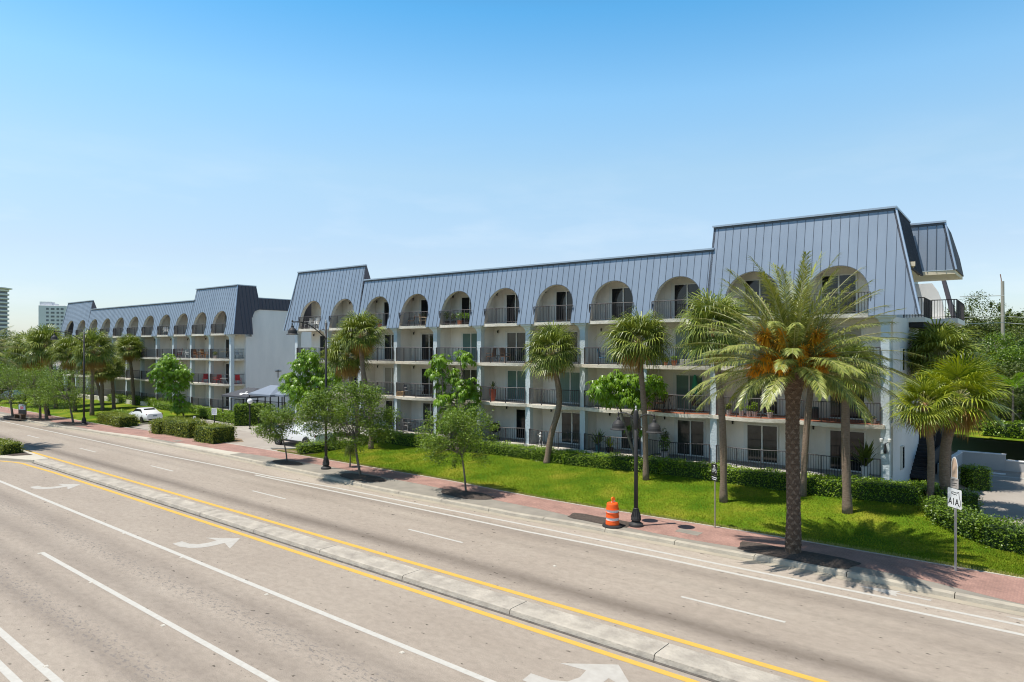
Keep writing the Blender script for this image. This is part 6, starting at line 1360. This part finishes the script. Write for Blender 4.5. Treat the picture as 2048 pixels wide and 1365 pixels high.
potplant('large dark-leaved plant in a tall pale pot by the end column on the ground-floor terrace', loc_of(A_, 0, 3.4, -.1, 0), .62, .2, 1.35, leaf_dk, stucco_white, 'spiky', 411, ln=.2)
potplant('shrubby plant in a pot on the ground-floor terrace right of the double-armed lamp', loc_of(A_, 2, 1.2, .2, 0), .3, .25, .95, leaf_sch, white_pot, 'bush', 412)
potplant('dark round-topped plant behind the shrubby terrace plant, right of the double-armed lamp', loc_of(A_, 2, .95, .7, 0), .35, .2, 1.35, leaf_dk, black_m, 'bush', 413)
potplant('tall spiky snake plant on the ground-floor terrace left of the double-armed lamp', loc_of(A_, 3, 1.0, .1, 0), .38, .2, 1.0, leaf_palm, mat('teal_pot', (.10, .2, .2), .5), 'spiky', 414)
potplant('yellow-striped agave on the ground-floor terrace beside the tall spiky plant', loc_of(A_, 3, 2.0, -.2, 0), .3, .25, .75, leaf_palm_y, black_m, 'spiky', 415)
chair('patio_chair', 'blue-seated folding chair on the third-floor balcony, left of the leaning round-headed palm', loc_of(A_, 3, 1.2, .4, 2), 1.2, mat('blue_fabric', (.10, .25, .38), .7), black_m, None)
table('small brown round table on the second-floor balcony right of the bright umbrella tree', loc_of(A_, 2, 1.35, .3, 1, .02), brown_sling, black_m, .33, .9)
chair('patio_chair', 'dark reclining chair on the red-tiled balcony, near a closed green parasol', loc_of(A_, 2, 3.1, .4, 1, .02), 1.9, mat('dark_sling', (.05, .04, .04), .8), black_m, None, 1.1)
chair('patio_chair', 'brown high chair beside the small round table behind the umbrella tree crown', loc_of(A_, 2, .75, .5, 1, .02), -1.6, brown_sling, black_m, None, 1.15)
root = thing('parasol', 'closed green parasol leaning in front of the sliding door on the red-tiled balcony', 'parasol', loc_of(A_, 2, 2.75, .8, 1, .02)); mb = MB(); mb.tube([(0, 0, 0), (.1, 0, 2.2)], .02, 6); mb.build('pole', white_plastic, root); mb = MB(); mb.lathe([(.05, 2.15), (.10, 2.0), (.20, 1.3), (.26, .95), (.18, .92)], 10, (.06, 0, 0)); mb.build('fabric', green_cloth, root)
potplant('orange clay pot with green plant on the third-floor balcony, left of the date palm fronds', loc_of(A_, 2, 2.0, -.3, 2), .3, .17, .3, leaf_hedge, clay, 'bush', 416)
potplant('smaller yellow-leaved potted plant on the third-floor balcony beside the clay pot', loc_of(A_, 2, 1.45, -.2, 2), .2, .12, .28, leaf_hedge_y, clay, 'bush', 417)
mb = MB(); mb.bbox(-.38, .38, -.16, .16, 0, .36, .02); o = mb.build('planter_box', mat('grey_planter', (.30, .31, .30), .7), None, Matrix.Translation(loc_of(A_, 2, 2.75, -.25, 2)) @ Matrix.Rotation(FA.ang, 4, 'Z')); tag(o, 'grey rectangular planter box on the third-floor balcony right of the clay pot', 'planter box')
BC = 'brown balcony chairs above the umbrella tree'
chair('patio_chair', 'left one of two brown sling chairs on the third-floor balcony, near the S-curved palm', loc_of(A_, 5, .75, .3, 2), -1.4 + FA.ang, brown_sling, brown_sling, BC, 1.05); chair('patio_chair', 'right one of two brown sling chairs on the third-floor balcony, facing the left one', loc_of(A_, 5, 2.0, .3, 2), 1.4 + FA.ang, brown_sling, brown_sling, BC, 1.05)
table('small dark table between the two brown sling chairs', loc_of(A_, 5, 1.4, .3, 2), black_m, black_m, .25, .5)
root = potplant('tall rusty orange planter with a dark cactus on the balcony left of the S-curved palm', loc_of(A_, 5, 1.15, .0, 1), .85, .24, .55, leaf_dk, mat('rust_pot', (.36, .07, .03), .7), 'spiky', 418)
root = thing('barbecue_grill', 'dark domed barbecue on the ground-floor terrace right of the sparse oak', 'grill', loc_of(A_, 5, 1.2, .2, 0)); mb = MB(); mb.lathe([(.05, .5), (.33, .62), (.40, .80), (.38, .98), (.26, 1.14), (.05, 1.2)], 16); mb.build('bowl', black_m, root, smooth=True)
for k in range(3): a = 2.1 * k; mb = MB(); mb.tube([(.2 * math.cos(a), .2 * math.sin(a), .6), (.32 * math.cos(a), .32 * math.sin(a), 0)], .025, 5); mb.build('leg', black_m, root)
root = thing('garden_statue', 'small white ornamental stand behind the bars left of the S-curved palm trunk', 'ornament', loc_of(A_, 4, 1.1, -.2, 0)); mb = MB(); mb.tube([(-.12, 0, 0), (-.1, 0, .25), (.0, 0, .45), (.1, 0, .25), (.12, 0, 0)], .03, 6); mb.lathe([(.04, .4), (.10, .5), (.13, .6), (.05, .7), (.09, .78), (.03, .88)], 10); mb.tube([(0, 0, .62), (-.22, 0, .72)], .025, 5); mb.build('figure', white_plastic, root)
for i, (u, dx) in enumerate(((1.0, 0), (2.2, 0))): chair('patio_chair', ('grey metal chair on the second-floor balcony right of the wide oak, near its left column', 'grey patterned metal chair on that balcony nearer the sliding door')[i], loc_of(A_, 7, u, .3, 1), 1.2 - 2.4 * i, mat('grey_cushion', (.30, .31, .33), .8), galv, None, .85)
mb = MB(); mb.bbox(-.3, .3, -.18, .18, 0, .35, .05); o = mb.build('wicker_basket', mat('wicker', (.38, .25, .12), .8), None, Matrix.Translation(loc_of(A_, 7, .45, .0, 1))); tag(o, 'tan wicker basket low behind the balcony bars beside the grey chairs', 'basket')
for i in range(2): chair('patio_chair', ('left metal chair on the ground-floor terrace between wide oak and sparse oak', 'right metal chair on the ground-floor terrace between wide oak and sparse oak')[i], loc_of(A_, 7, 1.0 + 1.3 * i, .2, 0), 1.0 - 2 * i, galv, galv, None, .9)
table('round metal table between the two terrace chairs, between wide oak and sparse oak', loc_of(A_, 7, 1.65, .2, 0), galv, galv, .45, .72)
for i, (u, hpl, lm_) in enumerate(((.95, .8, leaf_dk), (1.55, .55, leaf_dk), (2.2, .65, leaf_hedge), (2.85, .6, leaf_sch))): potplant(('leftmost dark plant in the arched balcony crowded with potted plants', 'second dark plant in the crowded arched balcony', 'clay-potted green plant in the crowded arched balcony', 'rightmost bright plant in the crowded arched balcony')[i], loc_of(A_, 6, u, .15, 3), .32, .2, hpl, lm_, clay if i == 2 else black_m, 'bush', 430 + i)
table('dark patio table in the arched balcony left of the plant-crowded arch', loc_of(A_, 7, 2.1, .5, 3), brown_sling, black_m, .45, .72); potplant('dark bushy plant standing behind the table in the arched balcony', loc_of(A_, 7, 1.9, 1.0, 3), .4, .2, .7, leaf_dk, black_m, 'bush', 440)
chair('patio_chair', 'dark armchair left of the table in the arched balcony', loc_of(A_, 7, 1.3, .3, 3), -1.5, brown_sling, black_m, None); chair('patio_chair', 'pale wooden chair right of the table in the arched balcony', loc_of(A_, 7, 2.8, .1, 3), 1.5, mat('pale_wood', (.5, .40, .28), .7), MATS['pale_wood'], None)
potplant('rusty-leaved plant in the arch directly behind the leaning palm head', loc_of(A_, 8, 2.2, .1, 3), .25, .2, .45, leaf_hedge_y, clay, 'bush', 441)
WC = 'white plastic chairs in the leftmost arch of the near building'
for i in range(3): chair('patio_chair', ('left white chair behind the lamp shade in the leftmost arch of the near building', 'middle white chair in the leftmost arch of the near building', 'right white chair in the leftmost arch of the near building')[i], loc_of(A_, 10, 1.2 + .85 * i, .3, 3), (-1.3, .2, 1.3)[i] + FA.ang, white_plastic, white_plastic, WC, .95)
# far building
chair('patio_chair', 'lone white plastic chair in an arch of the far building, above the bright umbrella tree', loc_of(B_, 3, 2.2, .0, 3), .6, white_plastic, white_plastic, None)
chair('patio_chair', 'red-backed chair on the third-floor balcony of the far building above the umbrella tree crown', loc_of(B_, 2, .9, .2, 2), -1.2, red_fabric, black_m, None, 1.1)
table('white round table on the far building third-floor balcony beside the red chair', loc_of(B_, 2, 2.0, .1, 2), white_plastic, white_plastic, .6, .72)
chair('patio_chair', 'white chair right of the white table on the far building third-floor balcony', loc_of(B_, 2, 3.2, .2, 2), 1.3, white_plastic, white_plastic, None)
for i, u in enumerate((.9, 1.7, 2.6, 3.4)): chair('wooden_chair', ('leftmost orange wooden chair on the far building third-floor balcony', 'second orange wooden chair from left on the far balcony', 'third orange wooden chair from left on the far balcony', 'rightmost orange wooden chair on the far balcony, by the bright column')[i], loc_of(B_, 1, u, .1, 2), 1.2 * (-1) ** i, orange_wood, orange_wood, 'orange wooden chairs on one far balcony', 1.0)
table('yellowish table among the orange wooden chairs on the far balcony', loc_of(B_, 1, 2.15, .2, 2), mat('yellow_wood', (.55, .42, .2), .6), orange_wood, .55, .74)
table('pale table on the far building end balcony, third floor', loc_of(B_, 0, 2.8, .2, 2), mat('yellow_wood', (.55, .42, .2), .6), galv, .5, .74); potplant('yellow-green plant at the left of the far end balcony, third floor', loc_of(B_, 0, 1.1, -.1, 2), .3, .2, .5, leaf_hedge_y, white_pot, 'bush', 450)
RC = 'red chairs on the far building second floor'
for i, (b_, u, y_, rz_) in enumerate(((1, 3.2, -.1, .9), (0, .9, .2, -1.3), (0, 1.9, -.1, .9), (0, 4.6, .6, 1.3))): chair('patio_chair', ('red chair just left of the second bright column on the far second-floor balcony', 'red chair half hidden behind bars, left side of the far end balcony, second floor', 'red chair facing right on the far end balcony, second floor', 'red chair outside the end column at the open side of the far building')[i], loc_of(B_, b_, u, y_, 1), rz_ + FB.ang, red_fabric, red_fabric, RC, 1.0)
table('small white round table right of the red chairs on the far end balcony', loc_of(B_, 0, 3.1, -.1, 1), white_plastic, white_plastic, .45, .62)
chair('patio_chair', 'dark chair on the far third-floor balcony beyond the end column', loc_of(B_, 0, 4.6, .7, 2), 1.2, galv, black_m, None)
table('dark patio table on the far ground-floor terrace left of the umbrella tree trunk', loc_of(B_, 3, 2.4, .2, 0), galv, black_m, .5, .72)
